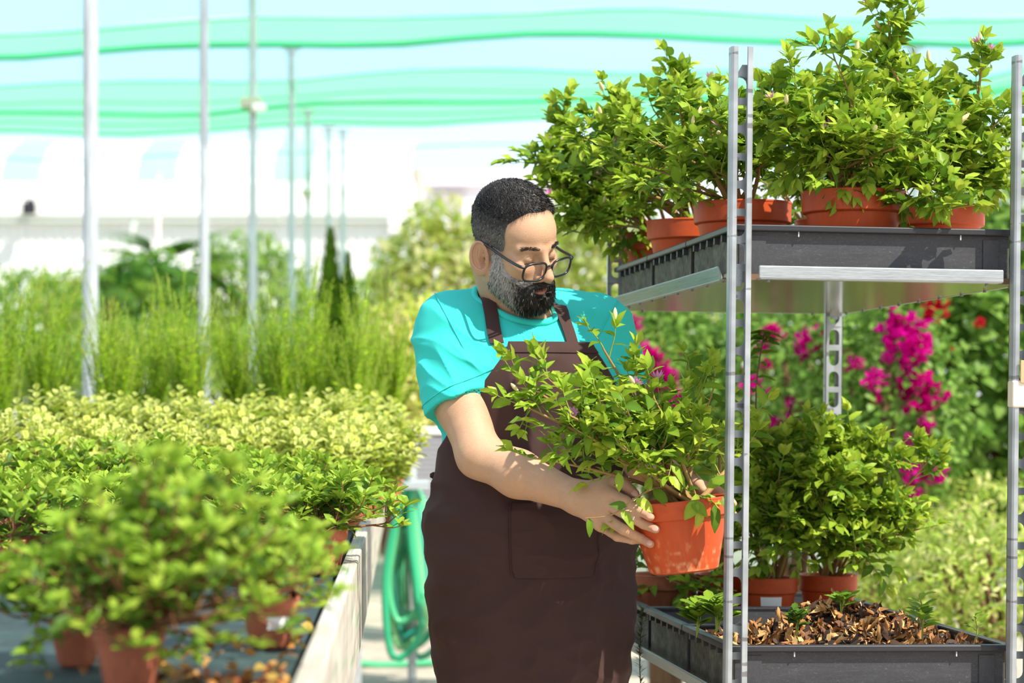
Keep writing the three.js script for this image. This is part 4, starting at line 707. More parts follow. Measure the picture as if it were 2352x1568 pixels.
// --- hair, beard, brows: a thin felt with short strands growing out of it
const hairTone = (q, R) => { const g = sstep(0.05, 0.068, Math.abs(q[0])) * sstep(0.085, 0.03, q[1]); return R() < 0.05 + 0.42 * g ? 0.16 + 0.2 * R() : 0.02 + 0.045 * R() + 0.04 * g; };
const beardTone = (q, R) => { const side = sstep(0.022, 0.05, Math.abs(q[0])) * sstep(0.088, 0.05, q[2]); return R() < 0.04 + 0.86 * side ? 0.3 + 0.35 * R() : 0.012 + 0.025 * R() + 0.05 * side; };
function strands(felt, count, seed, mask, lenOf, dirOf, toneOf, wid) {
  const R = rng(seed), p = felt.attributes.position.array, ix = felt.index.array, pos = [], col = [], nor = [], idx = [], nt = ix.length / 3;
  const acc = new Float32Array(nt); let tot = 0; const A = V(0, 0, 0), Bv = V(0, 0, 0), C = V(0, 0, 0), e1 = V(0, 0, 0), e2 = V(0, 0, 0);
  for (let t = 0; t < nt; t++) { A.fromArray(p, ix[t * 3] * 3); Bv.fromArray(p, ix[t * 3 + 1] * 3); C.fromArray(p, ix[t * 3 + 2] * 3); const q = HL(A.x, A.y, A.z), out = mask(...q) > 0.35 && headL(...q) > 0.0006; tot += out ? e1.subVectors(Bv, A).cross(e2.subVectors(C, A)).length() : 0; acc[t] = tot; }
  const hr = new THREE.Matrix3().setFromMatrix4(HM), toW = (v) => v.applyMatrix3(hr).normalize();
  for (let s = 0; s < count; s++) {
    const v = R() * tot; let lo = 0, hi = nt - 1; while (lo < hi) { const m = lo + hi >> 1; acc[m] < v ? lo = m + 1 : hi = m; }
    A.fromArray(p, ix[lo * 3] * 3); Bv.fromArray(p, ix[lo * 3 + 1] * 3); C.fromArray(p, ix[lo * 3 + 2] * 3); let a = R(), b = R(); if (a + b > 1) { a = 1 - a; b = 1 - b; }
    const o = A.clone().addScaledVector(e1.subVectors(Bv, A), a).addScaledVector(e2.subVectors(C, A), b), q = HL(o.x, o.y, o.z), e = 0.003;
    const n = V(headL(q[0] + e, q[1], q[2]) - headL(q[0] - e, q[1], q[2]), headL(q[0], q[1] + e, q[2]) - headL(q[0], q[1] - e, q[2]), headL(q[0], q[1], q[2] + e) - headL(q[0], q[1], q[2] - e)).normalize();
    const f = dirOf(q, n, R); f.addScaledVector(rdir(R), 0.22); const d0 = toW(n.clone().multiplyScalar(0.75).add(f)), d1 = toW(n.clone().multiplyScalar(0.12).addScaledVector(f, 1.1)), L = lenOf(q, R) * (0.65 + 0.7 * R()), W = wid * (0.7 + 0.6 * R());
    o.addScaledVector(toW(n.clone()), -0.0015); const m = o.clone().addScaledVector(d0, L * 0.5), t = m.clone().addScaledVector(d1, L * 0.55), sd = V(0, 0, 0).crossVectors(d0, toW(n.clone().add(rdir(R).multiplyScalar(0.8)))).normalize(), k = pos.length / 3, tone = toneOf(q, R), nn = toW(n.clone());
    for (const [c, w] of [[o, W], [m, W * 0.8]]) for (const g of [-1, 1]) { pos.push(c.x + sd.x * w * g, c.y + sd.y * w * g, c.z + sd.z * w * g); }
    pos.push(t.x, t.y, t.z); for (let i = 0; i < 5; i++) { nor.push(nn.x, nn.y, nn.z); col.push(tone * 1.02, tone * 0.95, tone * 0.92); }
    idx.push(k, k + 1, k + 2, k + 1, k + 3, k + 2, k + 2, k + 3, k + 4);
  }
  const g = new THREE.BufferGeometry(); g.setAttribute('position', new THREE.Float32BufferAttribute(pos, 3)); g.setAttribute('normal', new THREE.Float32BufferAttribute(nor, 3)); g.setAttribute('color', new THREE.Float32BufferAttribute(col, 3)); g.setIndex(idx); return g;
}
{
  const hairM = phys(S('#ffffff'), 0.55, { vertexColors: true, specularIntensity: 0.5, side: THREE.DoubleSide }), feltM = std(S('#ffffff'), 0.9, { vertexColors: true });
  const hc = headPt(0, 0.01, 0), lo = V(hc.x - 0.17, hc.y - 0.2, hc.z - 0.17), hi = V(hc.x + 0.17, hc.y + 0.18, hc.z + 0.17);
  const tint = (tone) => (x, y, z) => { const q = HL(x, y, z), R = rng(Math.floor(x * 9000) * 7 + Math.floor(y * 9000) * 13 + Math.floor(z * 9000) * 31), t = (tone(q, R) + tone(q, R) + tone(q, R) + tone(q, R) + tone(q, R) + tone(q, R)) / 6 * 0.8; return [t, t * 0.94, t * 0.9]; };
  const bf = netMesh(shell(beardMask, (x, y, z) => 0.006 + 0.004 * sstep(0.06, 0.09, z)), lo, hi, 0.0028, tint(beardTone), 0.0016), beard = add(man, 'beard', bf, feltM);
  const bs = add(beard, 'beard_strands', strands(bf, 12000, 3, beardMask, (q) => 0.007 + 0.004 * sstep(-0.04, -0.09, q[1]), (q, n, R) => V(q[0] * 3, -1, 0.15), beardTone, 0.00052), hairM); bs.userData.kind = 'stuff';
  const hf = netMesh(shell(hairMask, (x, y, z) => 0.0015 + 0.0045 * sstep(0.05, 0.11, y)), lo, hi, 0.0028, tint(hairTone), 0.0016), hair = add(man, 'hair', hf, feltM);
  const hs = add(hair, 'hair_strands', strands(hf, 14000, 4, hairMask, (q) => lerp(0.006, 0.014, sstep(0.06, 0.12, q[1])), (q, n, R) => q[1] > 0.085 ? V(q[0] * 4 - 0.25, -0.1, 1) : V(0, -1, -0.25), hairTone, 0.00048), hairM); hs.userData.kind = 'stuff';
  const ef = netMesh(shell(browMask, () => 0.0018), lo, hi, 0.0024, () => [0.16, 0.11, 0.085], 0.0016), es = add(man, 'eyebrows', strands(ef, 480, 6, browMask, () => 0.007, (q) => V(Math.sign(q[0]), 0.1, -0.3), () => 0.03, 0.0003), hairM); es.userData.kind = 'stuff';
  // lashes on the lowered lids
  for (const s of [-1, 1]) { const pts = []; for (let i = 0; i <= 8; i++) { const a = lerp(-0.9, 0.9, i / 8), x = s * 0.0315 + Math.sin(a) * 0.0155, y = -0.0005 + 0.0025 * Math.cos(a) - 0.002; let z = 0.11; while (headL(x, y, z) > 0.0004 && z > 0.05) z -= 0.0005; pts.push(headPt(x, y, z + 0.0002)); } add(man, 'eyelash', tube(pts, 0.0009, 5, 20), std(S('#241a17'), 0.8)); }
}
{ // spectacles with black frames, slid a little down the nose
  const gl = new THREE.Group(); gl.name = 'spectacles'; man.add(gl); gl.applyMatrix4(HM);
  const fr = phys(S('#141416'), 0.28, { clearcoat: 0.5 }), lens = phys(S('#ffffff'), 0.0, { transmission: 1, thickness: 0, ior: 1.45 });
  const cy = -0.010, zc = 0.115, yawL = 0.16, GS = 1.16;
  for (const s of [-1, 1]) {
    const pts = [], sh = []; for (let i = 0; i < 40; i++) { const a = i / 40 * 6.2832, ca = Math.cos(a), sa = Math.sin(a), n = 0.62, rx = 0.0265 * GS, ry = (sa > 0 ? 0.0165 : 0.0195) * GS; sh.push([Math.sign(ca) * Math.pow(Math.abs(ca), n) * rx, Math.sign(sa) * Math.pow(Math.abs(sa), n) * ry + 0.001]); }
    const put = ([x, y]) => { const dx = x * s; return V(s * 0.0335 * GS + dx * Math.cos(yawL), cy + y, zc - Math.max(-0.01, x) * Math.sin(yawL) - 0.003 + y * 0.12); };
    for (const q of sh) pts.push(put(q));
    const c = new THREE.CatmullRomCurve3(pts, true), g = new THREE.TubeGeometry(c, 80, 0.0027, 8, true); add(gl, 'rim', g, fr);
    const L = [], li = []; L.push(...put([0, 0]).toArray()); for (const p of pts) L.push(p.x, p.y, p.z - 0.0003); for (let i = 0; i < 40; i++) li.push(0, i + 1, (i + 1) % 40 + 1); const lg = new THREE.BufferGeometry(); lg.setAttribute('position', new THREE.Float32BufferAttribute(L, 3)); lg.setIndex(li); lg.computeVertexNormals(); add(gl, 'lens', lg, lens);
    const hx = put([0.0265 * GS, 0.013]); add(gl, 'temple', tube([hx, V(hx.x + s * 0.007, hx.y + 0.002, hx.z - 0.006), V(s * 0.0775, 0.008, 0.06), V(s * 0.081, 0.018, 0.005), V(s * 0.084, 0.021, -0.012), V(s * 0.084, 0.004, -0.04)], (t) => 0.0036 - 0.0008 * t, 8, 40), fr);
  }
  add(gl, 'bridge', tube([V(-0.0085, cy + 0.009, zc + 0.001), V(0, cy + 0.0115, zc + 0.0035), V(0.0085, cy + 0.009, zc + 0.001)], 0.0023, 8, 12), fr);
}

// ---------------------------------------------------------------- bench with potted plants on the left
const BT = 0.93, benchX = (d) => -0.2214 - 0.0464 * (d - 2.573);
{
  const felt = tex(512, 512, (u, v) => { const a = fbm(u * 6, v * 6, 3), b = nz(u * 60, v * 60, 7), dust = Math.max(0, fbm(u * 14, v * 14, 12)) * 0.5, s = 0.2 + a * 0.06 + b * 0.035; return [s * 0.62 + dust * 0.42, s * 1.05 + dust * 0.4, s * 1.05 + dust * 0.3]; }, [3, 8]);
  const woodT = tex(256, 1024, (u, v) => { const g = nz(u * 24, v * 3 + nz(u * 3, v * 2, 1), 3), b = fbm(u * 4, v * 6, 8), s = 0.72 + g * 0.12 + b * 0.12, gr = Math.max(0, nz(u * 6, v * 9, 21) - 0.3) * 0.6; return [s - gr * 0.9, s * 0.97 - gr * 0.2, s * 0.92 - gr * 0.6]; });
  const b = thing('plant_bench', 'long bench with dark sheet top and a weathered pale edge board', 'bench', V(benchX(2), 0, -2)); b.rotation.y = Math.atan(0.0464);
  add(b, 'bench_top', bx(3.2, 0.03, 9.6, -1.63, BT - 0.015, -3.8), std(S('#ffffff'), 0.75, { map: felt }));
  for (let k = 0; k < 4; k++) { const g = rbx(0.028, 0.19, 2.39, 0.004, 0, 0, 0), uv = g.attributes.uv; const m = add(b, 'edge_board', g, std(S('#fffdf8'), 0.75, { map: woodT })); m.position.set(0, BT - 0.07, 0.2 - k * 2.4); }
  for (let k = 0; k < 5; k++) for (const x of [-0.12, -3.0]) add(b, 'leg', bx(0.06, BT - 0.03, 0.06, x, (BT - 0.03) / 2, 0.6 - k * 2.2), poleM);
}
function autoTips(base, rx, h, n, R, low = 0.25) { const out = []; for (let i = 0; i < n; i++) { const a = i * 2.4 + R(), q = Math.sqrt((i + 0.5) / n), y = h * (low + (1 - low) * Math.sqrt(Math.max(0, 1 - q * q * 0.9))) * (0.88 + 0.24 * R()); out.push(base.clone().add(V(Math.cos(a) * rx * q, y, Math.sin(a) * rx * q))); } return out; }
function azalea(label, px, d, rx, h, n, o) {
  const root = thing('potted_azalea', label, 'potted plant', V(X(px, d), BT, -d), 'azaleas on the bench'), PR = o.pr ?? 0.05, PH = PR * 1.75;
  pot(root, PR, PH, potDull);
  const base = root.position.clone().add(V(0, PH * 0.92, 0)), R = rng(o.seed), tips = autoTips(base.clone().add(V(o.cx ?? 0, 0, 0)), rx, h, n, R, o.low ?? 0.05);
  const { leaves } = branchShrub(root, base, tips, { kind: 'azalea', seed: o.seed, whorl: 7, gap: 0.05, twig: [0.04, 0.075], step: 0.011, bark: barkRed, twigMat: barkRed, r: 0.004, bare: 0.3, rise: 0.2, leafScale: o.ls ?? 1, bend: 0.02 });
  putLeaves(root, 'azalea', leaves, o.most ?? 300);
  return root;
}
azalea('large blurred azalea nearest the camera at the bottom left', 297, 2.5, 0.135, 0.14, 44, { seed: 41, pr: 0.04, ls: 0.82, cx: 0.052, low: -0.5 });
azalea('small azalea in a pale clay pot left of the nearest one', 176, 2.74, 0.075, 0.06, 16, { seed: 42, pr: 0.033, ls: 0.82, most: 200, low: -0.5 });
{ const a = azalea('small azalea in a pot with a white label by the bench edge', 620, 2.95, 0.07, 0.045, 14, { seed: 43, pr: 0.038, ls: 0.85, most: 200 }); const g = new THREE.CylinderGeometry(0.0335, 0.0325, 0.018, 10, 1, true, 0.0, 0.9); g.translate(0, 0.036, 0); add(a, 'paper_label', g, std(S('#f4f2f2'), 0.7, { side: THREE.DoubleSide })); }
azalea('low azalea sprawling at the left edge of the bench', -10, 3.9, 0.15, 0.07, 18, { seed: 44 });
azalea('azalea with sharp glossy leaves hanging over the bench edge', 738, 4.3, 0.14, 0.055, 22, { seed: 45 });
[[60, 4.75, 0.17, 0.05], [225, 4.5, 0.17, 0.05], [405, 4.7, 0.18, 0.07], [575, 4.55, 0.17, 0.05], [140, 5.25, 0.19, 0.095], [330, 5.3, 0.19, 0.1], [505, 5.25, 0.19, 0.085], [665, 5.05, 0.17, 0.075]].forEach(([px, d, rx, h], i) =>
  azalea((i < 4 ? 'green azalea in the front row of the mid bench, ' + ordinal[i] : 'green azalea in the second row of the mid bench, ' + ordinal[i - 4]) + ' from the left', px, d, rx, h, 26, { seed: 50 + i, most: i < 4 ? 300 : 220 }));
// cream-edged hebes: upright shoots set with paired leaves
function hebe(label, px, d, rx, h, seed, most) {
  const root = thing('potted_hebe', label, 'potted plant', V(X(px, d), BT, -d), 'variegated hebes on the bench'); pot(root, 0.065, 0.115, potDull);
  const R = rng(seed), at = root.position, base = at.clone().add(V(0, 0.1, 0)), tips = autoTips(base, rx, h, 42, R, 0.25), leaves = [], twigs = [];
  for (const t of tips) {
    const out = t.clone().sub(base), d0 = out.clone().normalize().lerp(V(0, 1, 0), 0.45).normalize(), a = t.clone().addScaledVector(d0, -0.15), c = new THREE.CatmullRomCurve3([base.clone().lerp(t, 0.05), base.clone().lerp(a, 0.7), a.clone().lerp(t, 0.4), t]);
    twigs.push(tube(c.getPoints(6).map((q) => q.sub(at)), 0.0017, 4, 8, false));
    const len = c.getLength(), t0 = Math.max(0.15, 1 - 0.17 / len), n = 15;
    for (let i = 0; i < n; i++) {
      const u = t0 + (1 - t0) * (i + 1) / n, q = c.getPoint(u), T = c.getTangent(u), x = V(0, 0, 0).crossVectors(T, V(0.3, 0.1, 1)).normalize(), y = V(0, 0, 0).crossVectors(T, x);
      for (const s of [-1, 1]) { const sd = (i % 2 ? x : y).clone().multiplyScalar(s), L = lerp(0.03, 0.044, R()) * (i > n - 3 ? 0.75 : 1); leaves.push({ m: leafMatrix(q.clone().sub(at), sd.multiplyScalar(0.95).addScaledVector(T, 0.4 + 0.35 * i / n), T.clone().addScaledVector(rdir(R), 0.3), L), k: Math.floor(R() * 4), c: i > n - 5 ? (R() < 0.5 ? 1 : 3) : Math.floor(R() * 3), len: L }); }
    }
  }
  const tw = add(root, 'twigs', mergeGeometries(twigs), barkGreen); tw.userData.kind = 'stuff';
  putLeaves(root, 'hebe', leaves, most);
}
[[40, 5.85], [205, 6.0], [380, 5.9], [545, 6.05], [700, 6.0], [818, 6.2]].forEach(([px, d], i) => hebe('cream-edged hebe in the front row of hebes, ' + ordinal[i] + ' from the left', px, d, 0.17, 0.185, 60 + i, 300));
[[110, 6.6], [265, 6.7], [425, 6.6], [590, 6.7], [740, 6.65], [842, 6.8]].forEach(([px, d], i) => hebe('cream-edged hebe in the rear row of hebes, ' + ordinal[i] + ' from the left', px, d, 0.18, 0.25, 70 + i, 200));
// feathery upright heath shrubs behind
const needleGeo = leafGeo({ w: 0.075, n: 2, curl: 0.25, fold: 0.1, rib: [1, 1, 1] }), needleM = leafMat(1, 1, 1, 0.1, 0.4);
function heath(label, px, d, tops, seed) {
  const root = thing('feathery_shrub', label, 'potted plant', V(X(px, d), BT, -d), 'feathery shrubs at the back of the bench'); pot(root, 0.08, 0.14, potDull);
  const R = rng(seed), at = root.position, base = V(0, 0.12, 0), ms = [], cols = [], C = [[0.38, 0.6, 0.02], [0.3, 0.52, 0.02], [0.52, 0.7, 0.04], [0.22, 0.42, 0.02]];
  for (const [tx, ty] of tops) {
    const tip = P(tx, ty, d + (R() - 0.5) * 0.35).sub(at), b = base.clone().add(V((R() - 0.5) * 0.08, 0, (R() - 0.5) * 0.08)), out = tip.clone().sub(b), mid = b.clone().addScaledVector(out, 0.5).add(V(-out.x * 0.18, 0.02, 0)), c = new THREE.CatmullRomCurve3([b, mid, tip]);
    add(root, 'stem', tube([b, mid, tip], (t) => 0.0035 * (1 - 0.8 * t), 5, 10, false), barkGreen);
    const L = c.getLength(), n = Math.floor(L / 0.0036); const side = [];
    const needles = (curve, len, n, t0) => { for (let i = 0; i < n; i++) { const t = t0 + (1 - t0) * i / n, q = curve.getPoint(t), T = curve.getTangent(t), s = rdir(R); s.addScaledVector(T, -s.dot(T)).normalize(); ms.push(leafMatrix(q, s.multiplyScalar(0.75).addScaledVector(T, 0.8), T.clone().add(rdir(R).multiplyScalar(0.4)), len * (0.7 + 0.5 * R()) * (1 - 0.5 * t * t))); cols.push(C[Math.floor(R() * 4)]); } };
    needles(c, 0.03, n, 0.12);
    for (let k = 0; k < 9; k++) { const t = 0.15 + R() * 0.55, q = c.getPoint(t), e = q.clone().addScaledVector(c.getTangent(t), 0.12 + 0.12 * R()).add(V((R() - 0.5) * 0.12, 0.04, (R() - 0.5) * 0.12)), cc = new THREE.CatmullRomCurve3([q, q.clone().lerp(e, 0.5).add(V(0, -0.01, 0)), e]); side.push(tube([q, e], 0.0012, 4, 3, false)); needles(cc, 0.026, 34, 0.05); }
    add(root, 'side_shoots', mergeGeometries(side), barkGreen).userData.kind = 'stuff';
  }
  const im = new THREE.InstancedMesh(needleGeo, needleM, ms.length); im.name = 'needles'; im.userData.kind = 'stuff'; ms.forEach((m, i) => { im.setMatrixAt(i, m); im.setColorAt(i, new THREE.Color().setRGB(...cols[i])); }); root.add(im);
}
{
  const R = rng(99), at = [[5, 8.9, [[12, 610], [100, 600], [-20, 680], [60, 690], [30, 760]]], [110, 9.1, [[135, 575], [60, 650], [150, 700], [165, 610], [110, 760], [190, 740]]], [250, 8.8, [[210, 665], [245, 720], [190, 770], [300, 780], [270, 700]]], [340, 9.2, [[262, 710], [330, 690], [310, 790], [372, 720], [350, 640]]], [430, 8.9, [[360, 625], [425, 610], [400, 665], [455, 700], [470, 760], [380, 730]]], [545, 9.1, [[525, 655], [585, 690], [490, 740], [560, 770], [520, 790]]], [640, 8.9, [[622, 670], [665, 650], [590, 700], [690, 740], [615, 790]]], [730, 9.0, [[725, 570], [692, 590], [765, 640], [670, 690], [740, 700]]], [815, 8.9, [[825, 600], [790, 660], [850, 700], [770, 740], [835, 770]]], [880, 9.2, [[915, 640], [868, 680], [930, 745], [890, 790], [850, 780]]]];
  at.forEach(([px, d, t], i) => { const more = []; for (let k = 0; k < 8; k++) more.push([px + (R() - 0.5) * 150, 740 + R() * 170]); heath('feathery light green upright shrub, ' + ordinal[i] + ' from the left at the bench end', px, d - 1.5, [...t, ...more], 80 + i); });
}
// fallen leaves on the bench
{
  const R = rng(17), g = leafGeo({ w: 0.3, curl: 0.7, fold: 0.5, rib: [0.8, 0.7, 0.6] }), dry = [S('#c98a3a'), S('#b8642c'), S('#d9a552'), S('#8a5426'), S('#b9a04a')].map((c) => phys(c, 1, { vertexColors: true, transmission: 0.2, thickness: 0 }));
  const root = thing('fallen_leaves', 'scatter of fallen orange and brown leaves on the bench by its edge', 'leaf litter', V(benchX(2.8) - 0.15, BT, -2.8));
  for (let i = 0; i < 130; i++) { const dz = (R() * R()) * 1.0 - 0.35, x = -R() * R() * 0.34 + 0.12 - 0.0464 * -dz * -1, m = new THREE.Mesh(g, dry[i % 5]); m.name = 'dry_leaf'; m.applyMatrix4(leafMatrix(V(x, 0.004 + R() * 0.006, -dz), V(R() - 0.5, (R() - 0.5) * 0.3, R() - 0.5), V((R() - 0.5) * 0.8, 1, (R() - 0.5) * 0.8), 0.014 + R() * 0.016)); root.add(m); }
}
// ---------------------------------------------------------------- hose, crate
{
  const h = thing('garden_hose', 'green garden hose hanging in long loops at the end of the bench', 'hose', P(935, 1112, 10.4)), at = h.position, R = rng(7);
  const cols = [S('#2fae7d'), S('#57c08a'), S('#8fd08c'), S('#2a9f8a'), S('#6fc49a')].map((c) => phys(c, 0.35, { clearcoat: 0.3 }));
  for (let k = 0; k < 11; k++) {
    const xl = 884 + k * 5 + R() * 8, xr = 955 + k * 6 + R() * 10, yb = 1400 + R() * 115, d = 10.25 + k * 0.035, q = (x, y, dd = d) => P(x, y, dd).sub(at);
    add(h, 'loop', tube([q(930 + R() * 10, 1106), q(xl + 22, 1200), q(xl, 1350), q((xl + xr) / 2 - 12, yb), q(xr + 8, yb - 50), q(xr, 1350), q(xr - 14, 1220), q(942 + R() * 8, 1108)], 0.0165, 8, 60), cols[k % 5]);
  }
  add(h, 'hook', merge([cyl(0.02, 0.02, 1.0, 0.02, -0.93, -0.05, 10), bx(0.16, 0.03, 0.3, 0.02, 0.0, 0.05)]), poleM);
  const q = (x, y, d) => P(x, y, d).sub(at); add(h, 'trailing_end', tube([q(816, 1522, 11.2), q(870, 1527, 11.2), q(940, 1525, 11.2), q(1010, 1520, 11.2)], 0.017, 8, 30), cols[1]);
}
{
  const c = thing('slatted_crate_stand', 'grey slatted crate stack standing behind the hose', 'crate', V(X(1010, 12.5), 0, -12.5)), m = std(S('#c3c2c6'), 0.6), dk = std(S('#4a4c58'), 0.6);
  const y = (py) => CAMY - (py - HOR) * 12.5 / FP;
  for (let k = 0; k < 21; k++) add(c, 'slat', rbx(0.27, 0.013, 0.02, 0.003, 0, y(1010) - k * 0.0262, 0.2), m);
  for (const x of [-0.135, 0.135]) add(c, 'upright', rbx(0.03, y(985), 0.03, 0.005, x, y(985) / 2, 0.19), m);
  add(c, 'top_panel', rbx(0.32, 0.04, 0.4, 0.01, 0, y(990), 0), std(S('#efece6'), 0.6)); add(c, 'back_panel', bx(0.27, 0.62, 0.02, 0, y(1010) - 0.27, -0.15), dk); add(c, 'base_box', rbx(0.3, 0.12, 0.4, 0.01, 0, y(1270), 0), dk);
}
// ---------------------------------------------------------------- background planting
function bush(name, label, category, px, py, d, rx, ry, kind, n, o = {}) { // a leafy crown on a short trunk, standing on the ground
  const root = thing(name, label, category, V(X(px, d), 0, -d), o.group), R = rng(o.seed ?? Math.floor(px * 7 + py * 13 + d * 31)), cy = CAMY - (py - HOR) * d / FP, K = KINDS[kind], rz = o.rz ?? Math.min(rx, 1.2), leaves = [];
  for (let i = 0; i < n; i++) {
    const v = rdir(R), q = 0.55 + 0.45 * Math.pow(R(), 0.4), bump = 1 + 0.22 * nz(v.x * 3.1 + px, v.y * 3.1, v.z * 3.1 + d) + 0.1 * nz(v.x * 8, v.y * 8 + px, v.z * 8), p = V(v.x * rx * q * bump, cy + v.y * ry * q * bump, v.z * rz * q * bump); if (p.y < 0.02) continue;
    const len = lerp(K.len[0], K.len[1], R()) * (o.ls ?? 1); leaves.push({ m: leafMatrix(p, v.clone().multiplyScalar(0.5).add(rdir(R)).add(V(0, o.lift ?? -0.2, 0)), v.clone().add(V(0, 0.8, 0)).add(rdir(R).multiplyScalar(0.6)), len), k: i, c: Math.floor(R() * K.mats.length), len });
  }
  const trunk = []; for (let k = 0; k < 5; k++) trunk.push(tube([V((R() - 0.5) * 0.1, 0, (R() - 0.5) * 0.1), V((R() - 0.5) * rx * 0.5, cy * 0.6, (R() - 0.5) * rz * 0.5), V((R() - 0.5) * rx * 1.1, cy + ry * 0.5 * R(), (R() - 0.5) * rz)], (t) => 0.03 * (1 - 0.7 * t), 6, 8));
  for (const t of trunk) add(root, 'stem', t, barkDark);
  putLeaves(root, kind, leaves, 0);
  return { root, R, cy, rx, ry, rz };
}
// bougainvillea behind the trolley
const bractGeo = leafGeo({ w: 0.36, n: 3, curl: 0.2, peak: 0.4, fold: 0.5, rib: [0.9, 0.9, 0.9] }), bractM = [[0.62, 0.005, 0.26], [0.72, 0.01, 0.33], [0.5, 0.004, 0.16]].map((c) => leafMat(...c, 0, 0.45)), redM = leafMat(0.6, 0.01, 0.04, 0, 0.4);
const clusters = [];
for (let v = 0; v < 3; v++) { const R = rng(300 + v), gs = []; for (let i = 0; i < 90; i++) { const d = rdir(R); gs.push(bractGeo.clone().applyMatrix4(leafMatrix(d.clone().multiplyScalar(0.35 + 0.5 * R()), d.clone().multiplyScalar(0.5).add(rdir(R)), d.clone().add(rdir(R).multiplyScalar(0.7)), 0.5))); } clusters.push(mergeGeometries(gs)); }
function blooms(b, d, list, mats) { list.forEach(([x, y, r], i) => { const m = add(b.root, 'flower_cluster', clusters[i % 3], mats[i % mats.length]); m.position.copy(P(x, y, d - 0.3)).sub(b.root.position); m.scale.set(r * d / FP * 1.05, r * d / FP * 0.9, r * d / FP * 0.8); m.rotation.y = i * 1.7; m.userData.kind = 'stuff'; }); }
const B1 = bush('bougainvillea', 'tall magenta bougainvillea in full bloom behind the right of the trolley', 'shrub', 2030, 960, 9, 0.36, 0.5, 'ivy', 2600, { ls: 0.62, rz: 0.35 });
blooms(B1, 9, [[2080, 770, 58], [2110, 800, 40], [2120, 905, 56], [2085, 870, 30], [2010, 872, 32], [2015, 915, 16], [2127, 980, 26], [2093, 1010, 20], [2040, 1050, 33], [2140, 1085, 36], [2095, 1090, 34], [2060, 740, 22], [2080, 835, 25], [2040, 820, 18], [1960, 1150, 30], [2105, 1140, 22], [2140, 1215, 14], [1985, 1278, 20], [1970, 835, 18], [2050, 700, 14]], bractM);
const B2 = bush('bougainvillea', 'magenta bougainvillea seen between the trolley posts', 'shrub', 1810, 940, 9.4, 0.42, 0.52, 'ivy', 2600, { ls: 0.62, rz: 0.35 });
blooms(B2, 9.4, [[1870, 780, 38], [1845, 800, 30], [1775, 768, 28], [1750, 800, 20], [1725, 880, 26], [1760, 840, 18], [1825, 945, 36], [1785, 975, 26], [1900, 835, 22], [1940, 820, 20], [1945, 850, 16], [1800, 1000, 20], [1850, 890, 14], [1770, 900, 12], [1950, 1150, 28], [1975, 1165, 22]], bractM);
const B3 = bush('bougainvillea', 'pink flowering bougainvillea beside the man\'s left shoulder', 'shrub', 1530, 900, 9.6, 0.3, 0.46, 'ivy', 1900, { ls: 0.62, rz: 0.3 });
blooms(B3, 9.6, [[1450, 745, 26], [1470, 810, 30], [1500, 830, 34], [1530, 870, 36], [1555, 915, 28], [1510, 880, 26], [1590, 960, 20], [1480, 860, 18]], bractM);
const B4 = bush('climbing_hedge', 'tall dark green climbing hedge at the right edge', 'hedge', 2270, 850, 10.2, 0.62, 0.75, 'ivy', 5200, { ls: 1.15, rz: 0.4 });
blooms(B4, 10, [[2150, 712, 30], [2160, 690, 22], [2140, 735, 22], [2250, 742, 16], [2170, 800, 12], [2190, 800, 10]], [redM]);
bush('low_shrub', 'low yellow-green shrub in front of the hedge at the right', 'shrub', 2260, 1330, 7.6, 0.34, 0.2, 'pale', 2600, { ls: 0.55, lift: 0.5 });
bush('low_shrub', 'pale grassy low shrub right of the rear clay pot', 'shrub', 2070, 1330, 8.0, 0.26, 0.19, 'pale', 2000, { ls: 0.5, lift: 0.7 });
bush('low_shrub', 'green low shrub under the climbing hedge', 'shrub', 2220, 1210, 9.0, 0.5, 0.2, 'pale', 2400, { ls: 0.55, lift: 0.4 });
bush('background_bush', 'sunlit yellow-green bush behind the man\'s right shoulder', 'bush', 1030, 800, 16, 0.6, 1.0, 'sunny', 6000, { ls: 1.2 });
bush('background_bush', 'sunlit yellow bush between the man and the trolley', 'bush', 1340, 760, 17, 0.8, 1.0, 'sunny', 7000, { ls: 1.3 });
bush('background_bush', 'bright bush below the upper shelf behind the trolley', 'bush', 1640, 820, 15, 0.7, 0.9, 'pale', 5500, { ls: 1.2 });
bush('background_bush', 'wide leafy bush far behind the flowering shrubs', 'bush', 1950, 830, 14, 1.1, 0.95, 'ivy', 4200, { ls: 1.0 });
bush('background_bush', 'pale far tree crown right of the upper shelf', 'tree', 2330, 560, 26, 1.5, 1.2, 'pale', 3600, { ls: 1.8 });
bush('background_bush', 'low green bush beside the crate stack', 'bush', 960, 880, 13, 0.35, 0.5, 'sunny', 3000, { ls: 0.8 });
bush('background_bush', 'round green bush behind the middle poles', 'bush', 570, 720, 24, 0.75, 0.8, 'pale', 3600, { ls: 1.7 });
bush('background_bush', 'dark round bush left of the thin post', 'bush', 320, 720, 22, 0.5, 0.55, 'ivy', 2200, { ls: 1.2 });
bush('background_bush', 'green bush at the far left behind the feathery shrubs', 'bush', 80, 760, 21, 0.8, 0.55, 'pale', 3000, { ls: 1.6 });
bush('background_bush', 'long low hedge behind the feathery shrubs', 'hedge', 480, 860, 19, 2.2, 0.45, 'pale', 6500, { ls: 1.5, rz: 0.6 });
bush('background_bush', 'pale bush right of the dark conifer', 'bush', 890, 760, 20, 0.5, 0.55, 'pale', 2000, { ls: 1.4 });
